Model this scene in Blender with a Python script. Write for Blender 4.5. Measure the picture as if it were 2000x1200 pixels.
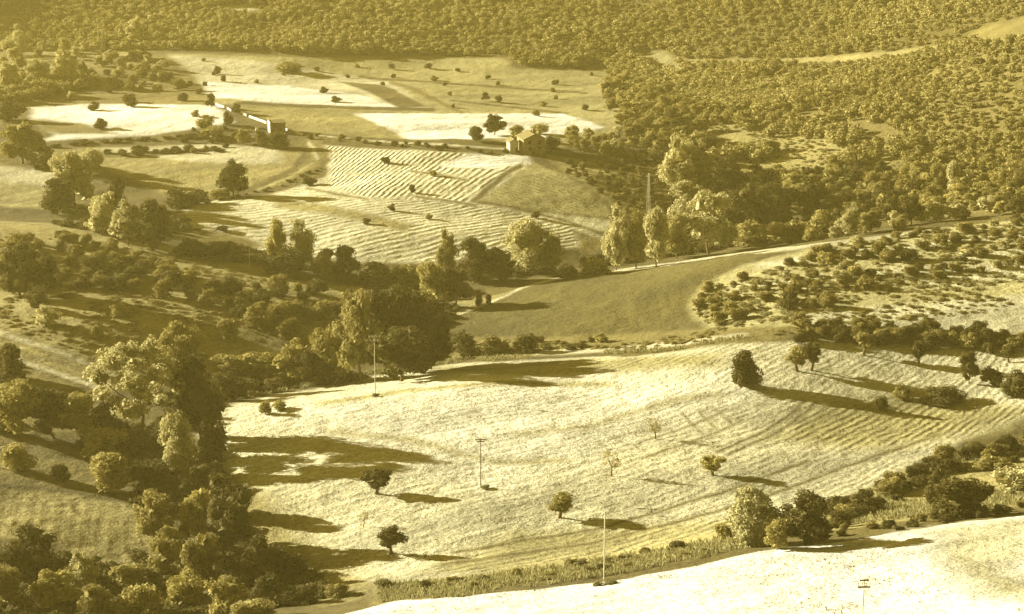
import bpy, math, random
import numpy as np
from mathutils import Vector

# ------------------------------------------------------------------ camera, light, exposure
for o in list(bpy.data.objects):
    bpy.data.objects.remove(o)
S = bpy.context.scene
COL = S.collection
CAMZ, PITCH, FPX = 130.0, math.radians(14.0), 4000.0      # FPX: focal length in pixels of the 2000 px wide photograph
cam = bpy.data.cameras.new('camera')
cam.lens, cam.sensor_width, cam.clip_start, cam.clip_end = 36 * FPX / 2000, 36, 1.0, 20000
co = bpy.data.objects.new('camera', cam)
COL.objects.link(co)
co.location = (0, 0, CAMZ)
co.rotation_euler = (math.radians(90) - PITCH, 0, 0)
S.camera = co

SUN_EL = math.radians(15)
SX, SY = -1.0, 0.45                                        # horizontal direction towards the sun
W = bpy.data.worlds.new('World')
S.world = W
W.use_nodes = True
nt = W.node_tree
nt.nodes.clear()
sky = nt.nodes.new('ShaderNodeTexSky')
sky.sky_type = 'NISHITA'
sky.sun_disc = False
sky.sun_elevation = SUN_EL
sky.sun_rotation = math.atan2(SX, SY)
tint = nt.nodes.new('ShaderNodeMix')
tint.data_type, tint.blend_type = 'RGBA', 'MULTIPLY'
tint.inputs[0].default_value = 1
tint.inputs[7].default_value = (.60, 0.34, 0.05, 1)        # the photograph is toned sepia: so is its daylight
bg = nt.nodes.new('ShaderNodeBackground')
bg.inputs[1].default_value = 0.05
out = nt.nodes.new('ShaderNodeOutputWorld')
nt.links.new(sky.outputs[0], tint.inputs[6])
nt.links.new(tint.outputs[2], bg.inputs[0])
nt.links.new(bg.outputs[0], out.inputs[0])
sl = bpy.data.lights.new('sun', 'SUN')
sl.energy, sl.angle, sl.color = 5.0, math.radians(0.6), (1.0, 0.965, 0.78)
so = bpy.data.objects.new('sun', sl)
COL.objects.link(so)
hd = Vector((SX, SY, 0)).normalized()
to_sun = Vector((hd.x * math.cos(SUN_EL), hd.y * math.cos(SUN_EL), math.sin(SUN_EL)))
so.rotation_euler = to_sun.to_track_quat('Z', 'Y').to_euler()
S.view_settings.view_transform = 'Standard'
S.view_settings.look = 'None'
S.view_settings.exposure = 2.2
S.view_settings.gamma = 1
S.view_settings.use_curve_mapping = False
S.cycles.max_bounces = 4
S.cycles.diffuse_bounces = 1
S.cycles.transparent_max_bounces = 8
S.cycles.volume_bounces = 0

# ------------------------------------------------------------------ helpers
R = np.random.RandomState(7)
random.seed(7)


def tag(o, label=None, cat=None, group=None, kind=None):
    if label: o['label'] = label
    if cat: o['category'] = cat
    if group: o['group'] = group
    if kind: o['kind'] = kind
    return o


def mesh_np(name, V, F, mat=None, smooth=False, n=4):
    """V (k,3), F (m,n) all faces of n corners"""
    me = bpy.data.meshes.new(name)
    V = np.asarray(V, np.float32)
    F = np.asarray(F, np.int32)
    me.vertices.add(len(V))
    me.vertices.foreach_set('co', V.ravel())
    me.loops.add(F.size)
    me.loops.foreach_set('vertex_index', F.ravel())
    me.polygons.add(len(F))
    me.polygons.foreach_set('loop_start', np.arange(len(F), dtype=np.int32) * n)
    me.polygons.foreach_set('loop_total', np.full(len(F), n, np.int32))
    if smooth:
        me.polygons.foreach_set('use_smooth', np.ones(len(F), bool))
    me.update(calc_edges=True)
    if mat: me.materials.append(mat)
    return me


def link(name, me, parent=None):
    o = bpy.data.objects.new(name, me)
    COL.objects.link(o)
    if parent: o.parent = parent
    return o


def hash2(i, j, seed):
    h = (i.astype(np.int64) * 374761393 + j.astype(np.int64) * 668265263 + seed * 144665) & 0x7fffffff
    h = ((h ^ (h >> 13)) * 1274126177) & 0x7fffffff
    return ((h ^ (h >> 16)) & 0xffff) / 65535.0


def vnoise(x, y, seed=0):
    i, j = np.floor(x), np.floor(y)
    fx, fy = x - i, y - j
    fx, fy = fx * fx * (3 - 2 * fx), fy * fy * (3 - 2 * fy)
    a, b = hash2(i, j, seed), hash2(i + 1, j, seed)
    c, d = hash2(i, j + 1, seed), hash2(i + 1, j + 1, seed)
    return (a * (1 - fx) + b * fx) * (1 - fy) + (c * (1 - fx) + d * fx) * fy - 0.5


def fbm(x, y, s, oct=3, seed=0):
    v, a = 0, 1.0
    for k in range(oct):
        v = v + a * vnoise(x / s + 17.3 * k, y / s - 9.1 * k, seed + k)
        a *= 0.5
        s *= 0.5
    return v


cP, sP = math.cos(PITCH), math.sin(PITCH)


def ray(px, py):
    px, py = np.asarray(px, float), np.asarray(py, float)
    u, v = (px - 1000) / FPX, -(py - 600) / FPX
    return u, cP + v * sP, -sP + v * cP                    # x, y, z for unit depth along the axis


# ------------------------------------------------------------------ terrain
CP = [  # where the photograph's landmarks lie: picture x, picture y, height of the ground in metres
    (0, 1199, 6), (300, 1199, 4), (650, 1199, 18), (1000, 1185, 24), (1300, 1150, 25), (1700, 1180, 30), (2000, 1180, 34),
    (1650, 1090, 25), (2000, 1040, 28), (1300, 1100, 22),
    (760, 1150, 8), (1200, 1095, 8), (1500, 1030, 8), (1900, 960, 9), (1650, 950, 6),
    (450, 1100, 1), (380, 950, 1), (420, 880, 2), (540, 1000, 4), (700, 1080, 5), (650, 870, 5), (500, 810, 4), (750, 750, 4),
    (1000, 1000, 6), (950, 850, 5.5), (1200, 780, 5), (1400, 900, 5), (1150, 720, 4.5), (950, 730, 5), (1700, 780, 5), (1960, 730, 6), (1950, 850, 5),
    (1450, 690, 9), (1250, 680, 4), (1000, 670, -2), (700, 720, -5), (500, 750, -6), (850, 690, -5),
    (900, 620, -4), (1110, 548, 0), (1100, 620, -1), (1330, 520, 7), (1300, 570, 5), (1500, 495, 11), (1300, 640, 1), (1450, 600, 8), (1700, 470, 15), (1700, 540, 13), (1700, 600, 10), (2000, 437, 19), (2000, 520, 16), (2000, 600, 13),
    (0, 1000, 6), (200, 1050, 3), (0, 900, 5), (200, 880, 1), (0, 760, 5), (200, 760, 3), (0, 620, 6), (250, 640, 4), (0, 500, 5), (250, 520, 3.5), (500, 560, 1), (500, 660, 0), (700, 620, -3),
    (0, 440, 5), (300, 470, 1), (150, 430, -1), (500, 500, -3), (700, 540, -5), (880, 560, -5), (1150, 515, -5), (1400, 470, -5), (1600, 440, -2),
    (400, 440, 0), (700, 450, 2), (1000, 470, 0), (1180, 440, -2), (700, 350, 4), (950, 350, 4), (1150, 370, 2), (500, 330, 3), (300, 350, 2), (100, 330, 2), (0, 300, 4),
    (200, 240, 4), (400, 230, 6), (700, 240, 6), (1000, 280, 6), (600, 180, 5), (900, 180, 4), (1180, 200, 3), (450, 130, 5), (800, 125, 4), (1100, 140, 4),
    (0, 150, 6), (200, 130, 6), (0, 40, 14), (300, 60, 12), (700, 60, 14), (1100, 70, 14), (0, 0, 24), (500, 0, 24), (1000, 0, 25), (1500, 0, 34), (2000, 0, 48), (1250, 110, 8), (1500, 110, 14), (1350, 200, 6),
    (1700, 200, 17), (2000, 200, 26), (2000, 100, 38), (1450, 320, 2), (1700, 330, 6), (2000, 330, 13), (1250, 320, 1), (1350, 420, -4), (1750, 120, 24),
]
px, py, pz = (np.array([c[k] for c in CP], float) for k in range(3))
dx, dy, dz = ray(px, py)
t = (pz - CAMZ) / dz
PX, PY, PZ = dx * t, dy * t, pz
far = np.array([(-230, 300, 0), (-280, 450, 3), (-330, 650, 2), (-420, 850, 5), (0, 0, 112), (-150, 60, 70), (150, 60, 100), (0, 120, 76), (-500, 0, 30), (500, 0, 110), (-600, 500, 0), (700, 500, 80), (-700, 1000, 8), (800, 1000, 110),
                (-600, 1500, 60), (0, 1500, 110), (600, 1500, 150), (-1500, 2500, 110), (0, 2500, 190), (1500, 2500, 260), (-2500, 800, 20), (2500, 800, 220), (-2500, 3200, 150), (2500, 3200, 300),
                (0, 3200, 210), (-2500, -300, 30), (2500, -300, 180), (0, -300, 150)], float)
PX, PY, PZ = (np.concatenate([a, far[:, k]]) for k, a in enumerate((PX, PY, PZ)))
SC = 400.0


def tps(r2):
    return 0.5 * r2 * np.log(r2 + 1e-9)


N = len(PX)
A = np.zeros((N + 3, N + 3))
A[:N, :N] = tps(((PX[:, None] - PX) ** 2 + (PY[:, None] - PY) ** 2) / SC ** 2) + np.eye(N) * 0.0012
A[:N, N:] = np.c_[np.ones(N), PX / SC, PY / SC]
A[N:, :N] = A[:N, N:].T
wts = np.linalg.solve(A, np.r_[PZ, 0, 0, 0])


def hbase(x, y):
    x, y = np.asarray(x, float), np.asarray(y, float)
    o = wts[N] + wts[N + 1] * x / SC + wts[N + 2] * y / SC
    for i in range(N):
        o = o + wts[i] * tps(((x - PX[i]) ** 2 + (y - PY[i]) ** 2) / SC ** 2)
    return o


GX = np.arange(-700, 701, 3.0)
GY = np.arange(-60, 2000, 3.0)
gx, gy = np.meshgrid(GX, GY)
GH = hbase(gx, gy) + 1.3 * fbm(gx, gy, 38, 3, 3) + 2.0 * fbm(gx, gy, 120, 1, 9)


def ground(x, y):
    fx = np.clip((np.asarray(x, float) - GX[0]) / 3.0, 0, len(GX) - 1.001)
    fy = np.clip((np.asarray(y, float) - GY[0]) / 3.0, 0, len(GY) - 1.001)
    i, j = fx.astype(int), fy.astype(int)
    fx, fy = fx - i, fy - j
    return (GH[j, i] * (1 - fx) + GH[j, i + 1] * fx) * (1 - fy) + (GH[j + 1, i] * (1 - fx) + GH[j + 1, i + 1] * fx) * fy


TS = np.arange(150, 1900, 1.5)


def at(px, py):
    """where the line of sight through a point of the photograph meets the ground (x, y, z, depth)"""
    px, py = np.atleast_1d(px).astype(float), np.atleast_1d(py).astype(float)
    X, Y, Z, T = (np.empty(len(px)) for _ in range(4))
    for k in range(len(px)):
        a, b, c = ray(px[k], py[k])
        g = ground(a * TS, b * TS) - (CAMZ + c * TS)
        hit = np.where(g > 0)[0]
        n = hit[0] if len(hit) else len(TS) - 1
        if 0 < n < len(TS) and g[n] > g[n - 1]:
            t = TS[n - 1] + 1.5 * (-g[n - 1]) / (g[n] - g[n - 1] + 1e-9)
        else:
            t = TS[n]
        X[k], Y[k], T[k] = a * t, b * t, t
        Z[k] = ground(X[k], Y[k])
    return X, Y, Z, T


def world_poly(pts, step=60):
    P = []
    for k in range(len(pts)):
        a, b = pts[k], pts[(k + 1) % len(pts)]
        n = max(1, int(math.hypot(a[0] - b[0], a[1] - b[1]) / step))
        for q in range(n):
            P.append((a[0] + (b[0] - a[0]) * q / n, a[1] + (b[1] - a[1]) * q / n))
    P = np.array(P)
    X, Y, _, _ = at(P[:, 0], P[:, 1])
    return np.c_[X, Y]


def sdist(P, x, y):
    """signed distance to a world polygon, positive inside"""
    inside = np.zeros(x.shape, bool)
    d = np.full(x.shape, 1e9)
    n = len(P)
    for k in range(n):
        ax, ay = P[k]
        bx, by = P[(k + 1) % n]
        if ay != by:
            c = ((ay > y) != (by > y)) & (x < (bx - ax) * (y - ay) / (by - ay) + ax)
            inside ^= c
        ex, ey = bx - ax, by - ay
        q = np.clip(((x - ax) * ex + (y - ay) * ey) / (ex * ex + ey * ey + 1e-9), 0, 1)
        d = np.minimum(d, np.hypot(x - ax - q * ex, y - ay - q * ey))
    return np.where(inside, d, -d)


def stroke(pts, wpx):
    """polygon (in the photograph) round a line"""
    L, Q = [], []
    for k, p in enumerate(pts):
        a, b = pts[max(0, k - 1)], pts[min(len(pts) - 1, k + 1)]
        n = math.hypot(b[0] - a[0], b[1] - a[1])
        nx, ny = -(b[1] - a[1]) / n, (b[0] - a[0]) / n
        L.append((p[0] + nx * wpx / 2, p[1] + ny * wpx / 2))
        Q.append((p[0] - nx * wpx / 2, p[1] - ny * wpx / 2))
    return L + Q[::-1]


WHITE, STUB, TAN, GRASS_AND_SHADE, MEAD, GREEN, SCRUB_AND_SHADE, SOIL = ((.66, .635, .52), (.41, .38, .235), (.265, .235, .10), (.155, .126, .038), (.235, .20, .074), (.085, .07, .017), (.09, .071, .018), (.135, .11, .034))
# pts, colour, feather (m), furrow angle (deg), furrow spacing (m), strength, bend
FIELDS = [
    # far side of the valley
    ([(-60, 30), (260, 30), (270, 110), (120, 190), (-60, 190)], MEAD, 5, 0, 3, 0, 0),
    ([(-40, 100), (220, 110), (330, 105), (420, 205), (60, 215), (-40, 260)], GRASS_AND_SHADE, 4, 0, 3, 0, 0),
    ([(325, 104), (600, 113), (980, 114), (1010, 135), (1200, 140), (1215, 200), (1230, 240), (1100, 290), (1000, 285), (800, 222), (420, 205), (380, 150)], TAN, 2, 66, 5, .15, 0),
    ([(330, 108), (480, 118), (640, 140), (760, 160), (830, 212), (560, 203), (415, 192), (385, 150)], STUB, 2, 60, 5, .25, 0),
    ([(395, 160), (560, 168), (700, 185), (790, 210), (560, 202), (410, 190)], WHITE, 1.5, 60, 6, .25, 0),
    ([(660, 159), (745, 166), (835, 208), (780, 210), (735, 188)], SCRUB_AND_SHADE, 1, 0, 3, 0, 0),
    (stroke([(700, 150), (800, 158), (1000, 172), (1150, 182)], 4), SCRUB_AND_SHADE, .8, 0, 3, 0, 0),
    (stroke([(760, 160), (850, 195), (960, 250)], 7), GRASS_AND_SHADE, .8, 0, 3, 0, 0),
    (stroke([(880, 196), (1000, 210), (1110, 222)], 3), SCRUB_AND_SHADE, .8, 0, 3, 0, 0),
    (stroke([(460, 201), (560, 206), (700, 211), (850, 215)], 7), SCRUB_AND_SHADE, .8, 0, 3, 0, 0),
    ([(455, 208), (700, 214), (720, 225), (860, 274), (600, 264), (540, 240)], MEAD, 1, 0, 3, 0, 0),
    ([(690, 221), (860, 223), (1100, 222), (1180, 250), (1080, 268), (930, 272), (800, 272)], WHITE, 1.5, 64, 5, .2, 0),
    ([(60, 210), (200, 203), (420, 206), (455, 240), (300, 264), (80, 276), (110, 262), (60, 238)], WHITE, 2, 70, 5, .15, 0),
    ([(70, 232), (150, 240), (230, 262), (120, 262), (80, 256)], GRASS_AND_SHADE, 2, 0, 3, 0, 0),  # dark wedge of shade painted into the white field's colour
    (stroke([(85, 287), (200, 277), (330, 272), (400, 262), (460, 262)], 9), SCRUB_AND_SHADE, .8, 0, 3, 0, 0),
    ([(90, 293), (330, 283), (430, 285), (600, 300), (555, 345), (430, 380), (330, 382), (210, 330)], MEAD, 2, 50, 6, .25, 0),
    ([(190, 290), (420, 282), (540, 290), (550, 318), (470, 322), (330, 312)], STUB, 2, 50, 6, .1, 0),
    (stroke([(200, 305), (310, 300), (420, 292), (440, 296)], 9), SCRUB_AND_SHADE, .8, 0, 3, 0, 0),
    (stroke([(580, 262), (700, 275), (850, 288), (1010, 300)], 13), SCRUB_AND_SHADE, .8, 0, 3, 0, 0),
    (stroke([(600, 264), (760, 278), (900, 285), (1010, 293)], 3), STUB, .5, 0, 3, 0, 0),
    ([(612, 283), (760, 292), (920, 300), (1010, 302), (1040, 320), (935, 398), (1080, 425), (1190, 462), (1130, 485), (980, 500), (860, 515), (700, 512), (560, 500), (420, 472), (335, 440), (345, 420), (400, 395), (560, 372), (640, 345), (645, 320)], STUB, 1.2, 'plough', 3.8, 1.1, .1),
    ([(612, 283), (760, 292), (920, 300), (1010, 302), (1040, 320), (935, 398), (840, 394), (720, 388), (640, 365), (645, 320)], STUB, 1, 'steep', 8.5, 1.5, .4),
    (stroke([(600, 368), (650, 378), (720, 390)], 4), SOIL, .6, 0, 3, 0, 0),
    (stroke([(810, 384), (870, 392), (930, 402)], 4), SOIL, .6, 0, 3, 0, 0),
    (stroke([(800, 335), (860, 342), (915, 353)], 3), SOIL, .6, 0, 3, 0, 0),
    ([(930, 300), (1030, 305), (1035, 318), (960, 330), (860, 325)], WHITE, 1.5, 'plough', 5.2, .5, .12),
    (stroke([(540, 398), (640, 410), (740, 432), (800, 447)], 17), MEAD, 1.5, 'plough', 5.2, .3, .12),
    ([(335, 440), (420, 450), (520, 480), (480, 488), (400, 478)], GRASS_AND_SHADE, 1.5, 0, 3, 0, 0),
    ([(1042, 318), (1100, 340), (1185, 400), (1195, 425), (1080, 415), (945, 395), (935, 393)], TAN, 1.5, 150, 3, .6, 1),
    ([(945, 400), (1080, 418), (1195, 430), (1190, 455), (1080, 425)], STUB, 1.5, 0, 3, .3, 0),
    (stroke([(1020, 322), (975, 350), (925, 392)], 10), SCRUB_AND_SHADE, .6, 0, 3, 0, 0),
    (stroke([(920, 392), (1000, 405), (1100, 430), (1190, 465)], 5), SOIL, .6, 0, 3, 0, 0),
    (stroke([(500, 372), (560, 352), (610, 325), (628, 305), (600, 272)], 34), GRASS_AND_SHADE, 1, 0, 3, 0, 0),
    (stroke([(470, 388), (560, 362), (612, 338), (642, 310)], 11), SCRUB_AND_SHADE, .8, 0, 3, 0, 0),
    (stroke([(440, 384), (520, 358), (575, 330), (596, 300), (590, 272)], 9), SCRUB_AND_SHADE, .8, 0, 3, 0, 0),
    (stroke([(500, 372), (570, 345), (612, 318), (610, 285)], 4), TAN, .5, 0, 3, 0, 0),
    (stroke([(602, 278), (612, 292), (622, 312)], 6), STUB, .5, 0, 3, 0, 0),
    ([(1190, 470), (1120, 450), (1130, 480), (1150, 520), (1190, 500)], GRASS_AND_SHADE, 1.5, 0, 3, 0, 0),
    ([(1060, 300), (1250, 330), (1290, 440), (1190, 400), (1110, 342)], MEAD, 1.5, 0, 3, 0, 0),
    ([(1230, 97), (1310, 100), (1335, 140), (1290, 140), (1250, 115)], TAN, 2, 0, 3, 0, 0),
    (stroke([(1310, 122), (1500, 120), (1650, 115), (1800, 98), (2040, 70)], 12), MEAD, 2, 0, 3, 0, 0),
    ([(1380, 240), (1600, 250), (1700, 300), (1600, 350), (1480, 330), (1380, 300)], GRASS_AND_SHADE, 3, 0, 3, 0, 0),
    ([(1900, 60), (2040, 20), (2040, 70), (1900, 90)], GRASS_AND_SHADE, 3, 0, 3, 0, 0),
    ([(410, 18), (480, 8), (520, 16), (470, 26)], STUB, 2, 0, 3, 0, 0),
    ([(1200, 150), (1400, 160), (1700, 120), (2060, 80), (2060, 420), (1700, 420), (1500, 400), (1380, 330)], GRASS_AND_SHADE, 5, 0, 3, 0, 0),
    ([(1400, 235), (1600, 240), (1760, 300), (1700, 360), (1500, 345), (1400, 300)], MEAD, 6, 0, 3, 0, 0),
    # left slopes
    ([(-40, 320), (110, 340), (100, 410), (-40, 400)], TAN, 3, 0, 3, .2, 0),
    (stroke([(-30, 336), (110, 352)], 30), STUB, 3, 0, 3, .2, 0),
    ([(-40, 445), (100, 440), (220, 462), (360, 492), (480, 518), (560, 545), (700, 560), (640, 720), (400, 760), (250, 720), (-40, 620)], MEAD, 2, 0, 3, .1, 0),
    (stroke([(-30, 442), (90, 447), (200, 466), (350, 500), (470, 528), (560, 552)], 22), MEAD, 2, 20, 3, .2, 0),
    ([(-40, 610), (120, 660), (260, 720), (320, 770), (230, 760), (90, 720), (-40, 680)], MEAD, 1.5, 148, 5, .9, 0),
    (stroke([(-30, 680), (100, 725), (200, 760)], 8), STUB, 1, 0, 3, 0, 0),
    (stroke([(-30, 640), (120, 690), (220, 730)], 7), STUB, 1, 0, 3, 0, 0),
    ([(-40, 690), (100, 735), (250, 790), (260, 850), (-40, 850)], GRASS_AND_SHADE, 2, 0, 3, .1, 0),
    ([(420, 690), (560, 680), (640, 690), (560, 712), (430, 705)], STUB, 2, 0, 3, .1, 0),
    ([(520, 640), (650, 640), (640, 660), (540, 655)], TAN, 2, 0, 3, .1, 0),
    ([(-40, 850), (80, 862), (200, 900), (250, 960), (-40, 945)], GRASS_AND_SHADE, 2, 0, 3, 0, 0),
    ([(-40, 950), (120, 962), (260, 985), (300, 1040), (330, 1100), (250, 1120), (100, 1060), (-40, 1050)], MEAD, 1.5, 100, 2.5, .35, 0),
    (stroke([(-30, 946), (120, 958), (255, 980)], 5), SCRUB_AND_SHADE, .5, 0, 3, 0, 0),
    ([(640, 1110), (760, 1150), (640, 1185), (480, 1130)], MEAD, 2, 0, 3, .1, 0),
    # centre and right
    ([(868, 632), (960, 595), (1110, 545), (1300, 522), (1420, 500), (1560, 490), (1460, 515), (1360, 560), (1350, 600), (1400, 640), (1250, 662), (1000, 662), (900, 652)], GREEN, 1.2, 15, 3, .15, 0),
    (stroke([(860, 628), (960, 590), (1050, 553), (1120, 540)], 4), STUB, .6, 0, 3, 0, 0),
    ([(890, 590), (1000, 570), (1100, 545), (1030, 560), (930, 600), (880, 620)], MEAD, 1, 0, 3, 0, 0),
    ([(1120, 540), (1300, 515), (1500, 488), (1700, 462), (1850, 445), (2040, 425), (2040, 590), (1800, 600), (1560, 640), (1400, 650), (1350, 600), (1370, 560), (1460, 515), (1560, 491), (1420, 497), (1300, 519)], (.29, .26, .115), 1.5, 20, 3, .2, 0),
    (stroke([(1480, 520), (1620, 500), (1800, 478), (2040, 455)], 10), STUB, 2, 0, 3, 0, 0),
    (stroke([(1440, 560), (1600, 548), (1800, 520), (2040, 485)], 9), STUB, 2, 0, 3, 0, 0),
    (stroke([(1200, 530), (1300, 517), (1420, 499), (1560, 484), (1700, 466), (1850, 449)], 6), STUB, .8, 0, 3, 0, 0),
    ([(1780, 530), (2040, 500), (2040, 530), (1900, 560), (1800, 560)], STUB, 2, 0, 3, .2, 0),
    ([(1540, 620), (1700, 600), (2040, 575), (2040, 655), (1900, 655), (1700, 650), (1560, 650)], STUB, 2, 20, 3, .15, 0),
    ([(880, 655), (1050, 660), (1400, 640), (1560, 640), (1500, 670), (1200, 690), (1000, 700), (880, 700)], GRASS_AND_SHADE, 1.5, 0, 3, .1, 0),
    (stroke([(1050, 690), (1200, 683), (1350, 668), (1450, 655)], 9), STUB, 1.5, 0, 3, .1, 0),
    ([(395, 840), (480, 782), (640, 752), (760, 728), (900, 710), (1050, 702), (1250, 695), (1420, 672), (1560, 665), (1700, 672), (2060, 690), (2060, 800), (1900, 850), (1800, 900), (1640, 985), (1450, 1050), (1250, 1105), (1000, 1125), (760, 1150), (620, 1110), (540, 1010), (470, 940), (400, 870)], STUB, 1.5, 'stubble', 3.4, .32, .15),
    ([(520, 800), (900, 740), (1250, 740), (1430, 735), (1450, 775), (1300, 815), (1100, 900), (980, 950), (860, 920), (700, 850)], (.55, .52, .38), 10, 'stubble', 3.4, .25, .15),
    ([(800, 720), (1100, 705), (1400, 690), (1400, 715), (1000, 735)], TAN, 3, 'stubble', 3.4, .4, .15),
    ([(1560, 790), (1800, 770), (2060, 800), (1900, 850), (1700, 880), (1500, 860)], TAN, 5, 'stubble', 3.4, .6, .15),
    ([(1000, 1040), (1300, 1020), (1500, 1010), (1250, 1100), (1000, 1122), (820, 1120)], TAN, 4, 'stubble', 3.4, .6, .15),
    ([(470, 930), (550, 985), (640, 1085), (740, 1150), (620, 1175), (480, 1080)], MEAD, 6, 0, 3, 0, 0),
    (stroke([(620, 790), (800, 762), (1000, 748), (1200, 752)], 9), TAN, 2, 'stubble', 3.4, .3, .15),
    (stroke([(860, 1104), (1150, 1062), (1400, 1000), (1620, 925), (1830, 850)], 5), SOIL, .5, 0, 3, 0, 0),
    (stroke([(880, 1080), (1180, 1030), (1400, 965), (1580, 900)], 5), SOIL, .5, 0, 3, 0, 0),
    (stroke([(1000, 850), (1150, 835), (1280, 790), (1400, 770)], 7), TAN, 2, 0, 3, 0, 0),
    (stroke([(640, 840), (800, 860), (960, 905), (1100, 900)], 8), TAN, 2, 0, 3, 0, 0),
    (stroke([(1330, 805), (1375, 850)], 3), SOIL, .5, 0, 3, 0, 0), (stroke([(1360, 800), (1400, 838)], 3), SOIL, .5, 0, 3, 0, 0), (stroke([(1392, 796), (1432, 830)], 3), SOIL, .5, 0, 3, 0, 0),
    (stroke([(1240, 870), (1330, 838), (1420, 800)], 3), SOIL, .5, 0, 3, 0, 0), (stroke([(1260, 895), (1350, 865), (1450, 820)], 3), SOIL, .5, 0, 3, 0, 0),
    (stroke([(1400, 885), (1480, 850), (1540, 810), (1570, 780)], 5), SCRUB_AND_SHADE, .5, 0, 3, 0, 0),
    (stroke([(1420, 890), (1500, 855), (1555, 818), (1590, 785)], 5), SCRUB_AND_SHADE, .5, 0, 3, 0, 0),
    (stroke([(730, 1163), (900, 1146), (1100, 1118), (1300, 1085), (1450, 1050), (1650, 990), (1800, 930), (2060, 870)], 40), MEAD, 1.5, 0, 3, 0, 0),
    ([(1600, 1000), (1800, 920), (2060, 870), (2060, 990), (1800, 1020), (1600, 1040)], MEAD, 1.5, 0, 3, 0, 0),
    (stroke([(740, 1168), (900, 1155), (1100, 1138), (1300, 1108), (1450, 1072), (1650, 1045), (1850, 1015), (2060, 990)], 20), SCRUB_AND_SHADE, 1, 0, 3, 0, 0),  # dark strip: shadow at the foot of the bank, painted into the ground colour
    ([(560, 1230), (760, 1178), (1000, 1156), (1200, 1135), (1330, 1112), (1480, 1078), (1650, 1058), (1850, 1024), (2060, 1000), (2060, 1230), (2000, 1260), (900, 1260)], WHITE, .6, 18, 3, .08, 0),
    ([(1780, 1035), (2060, 1005), (2060, 1090), (1930, 1110), (1850, 1070)], STUB, 5, 0, 3, 0, 0),
    (stroke([(1860, 1080), (1930, 1130), (2050, 1160)], 50), TAN, 5, 0, 3, 0, 0),
]


def densify(lo, hi, n):
    return np.linspace(lo, hi, n, endpoint=False)


ang = np.r_[densify(-70, -20, 26), densify(-20, -15.5, 30), densify(-15.5, 15.5, 760), densify(15.5, 20, 30), np.linspace(20, 70, 27)]
ang = np.radians(ang)
rows = np.r_[densify(-300, 120, 12), densify(120, 225, 22)]
d = 225.0
rr = []
while d < 1180:
    rr.append(d)
    d += max(0.42, d * d / (FPX * 0.512 * CAMZ) * 0.95)
rows = np.r_[rows, rr, densify(1180, 1600, 60), np.linspace(1600, 3200, 30)]
cc, rw = np.meshgrid(np.tan(ang), rows)
span = np.maximum(rw, 200)
VX = np.clip(cc * (span + 60), -2500, 2500)
VY = rw
VX = VX.ravel() + 0
VY = VY.ravel()
inner = (VY > -50) & (VY < 1900) & (abs(VX) < 690)
VZ = np.empty(len(VX))
VZ[~inner] = hbase(VX[~inner], VY[~inner])
VZ[inner] = ground(VX[inner], VY[inner])
near = (VY > 150) & (VY < 1300)
VZ[near] += 0.22 * fbm(VX[near], VY[near], 3.2, 2, 21)
nC = len(ang)
nR = len(rows)
VC = np.tile(np.array(SCRUB_AND_SHADE), (len(VX), 1))
FU = np.zeros(len(VX))
FA = np.zeros(len(VX))
warpx = 1.6 * fbm(VX, VY, 9, 2, 31)
warpy = 1.6 * fbm(VX, VY, 9, 2, 37)
bend = fbm(VX, VY, 70, 2, 41)
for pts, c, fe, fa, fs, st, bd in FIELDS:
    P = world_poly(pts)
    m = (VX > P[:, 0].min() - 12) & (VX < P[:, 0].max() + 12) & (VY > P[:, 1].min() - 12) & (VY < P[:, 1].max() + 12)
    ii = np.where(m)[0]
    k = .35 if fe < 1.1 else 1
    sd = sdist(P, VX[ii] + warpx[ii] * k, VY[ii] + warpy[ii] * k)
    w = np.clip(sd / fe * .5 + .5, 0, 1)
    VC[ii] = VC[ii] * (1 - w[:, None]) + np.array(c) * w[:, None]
    ins = sd > -.3
    jj = ii[ins]
    a = math.radians(0 if isinstance(fa, str) else fa)
    nx, ny = -math.sin(a), math.cos(a)
    u = VX[jj] * nx + VY[jj] * ny
    if isinstance(fa, str):                                  # curved passes: y = g(x) + u
        x0, x1, s0, s1 = dict(plough=(-75, 10, .3, 1.1), steep=(-65, 5, 5.0, 2.2), stubble=(-30, 100, .45, 1.7))[fa]
        q = np.clip((VX[jj] - x0) / (x1 - x0), 0, 1)
        gq = s0 * VX[jj] + (s1 - s0) * np.where(VX[jj] > x1, VX[jj] - x1 + .5 * (x1 - x0), .5 * (x1 - x0) * q * q)
        u = VY[jj] - gq
    u = u + bd * 26 * bend[jj] + .8 * warpx[jj] * .5
    FU[jj] = u / fs
    FA[jj] = st * np.clip(sd[ins] / 2, 0, 1)
# natural mottling of growth and soil
strk = fbm(VX * .9 + VY * .44, (VY * .9 - VX * .44) * 6, 55, 3, 61)
mot = np.clip(1 + .42 * strk + .30 * fbm(VX, VY, 26, 3, 51) + .18 * fbm(VX, VY, 5, 2, 57), .5, 1.5)
VC *= mot[:, None]
VC = np.clip(VC, 0, .85)

idx = np.arange(nC * nR).reshape(nR, nC)
F = np.stack([idx[:-1, :-1], idx[:-1, 1:], idx[1:, 1:], idx[1:, :-1]], -1).reshape(-1, 4)


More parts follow.
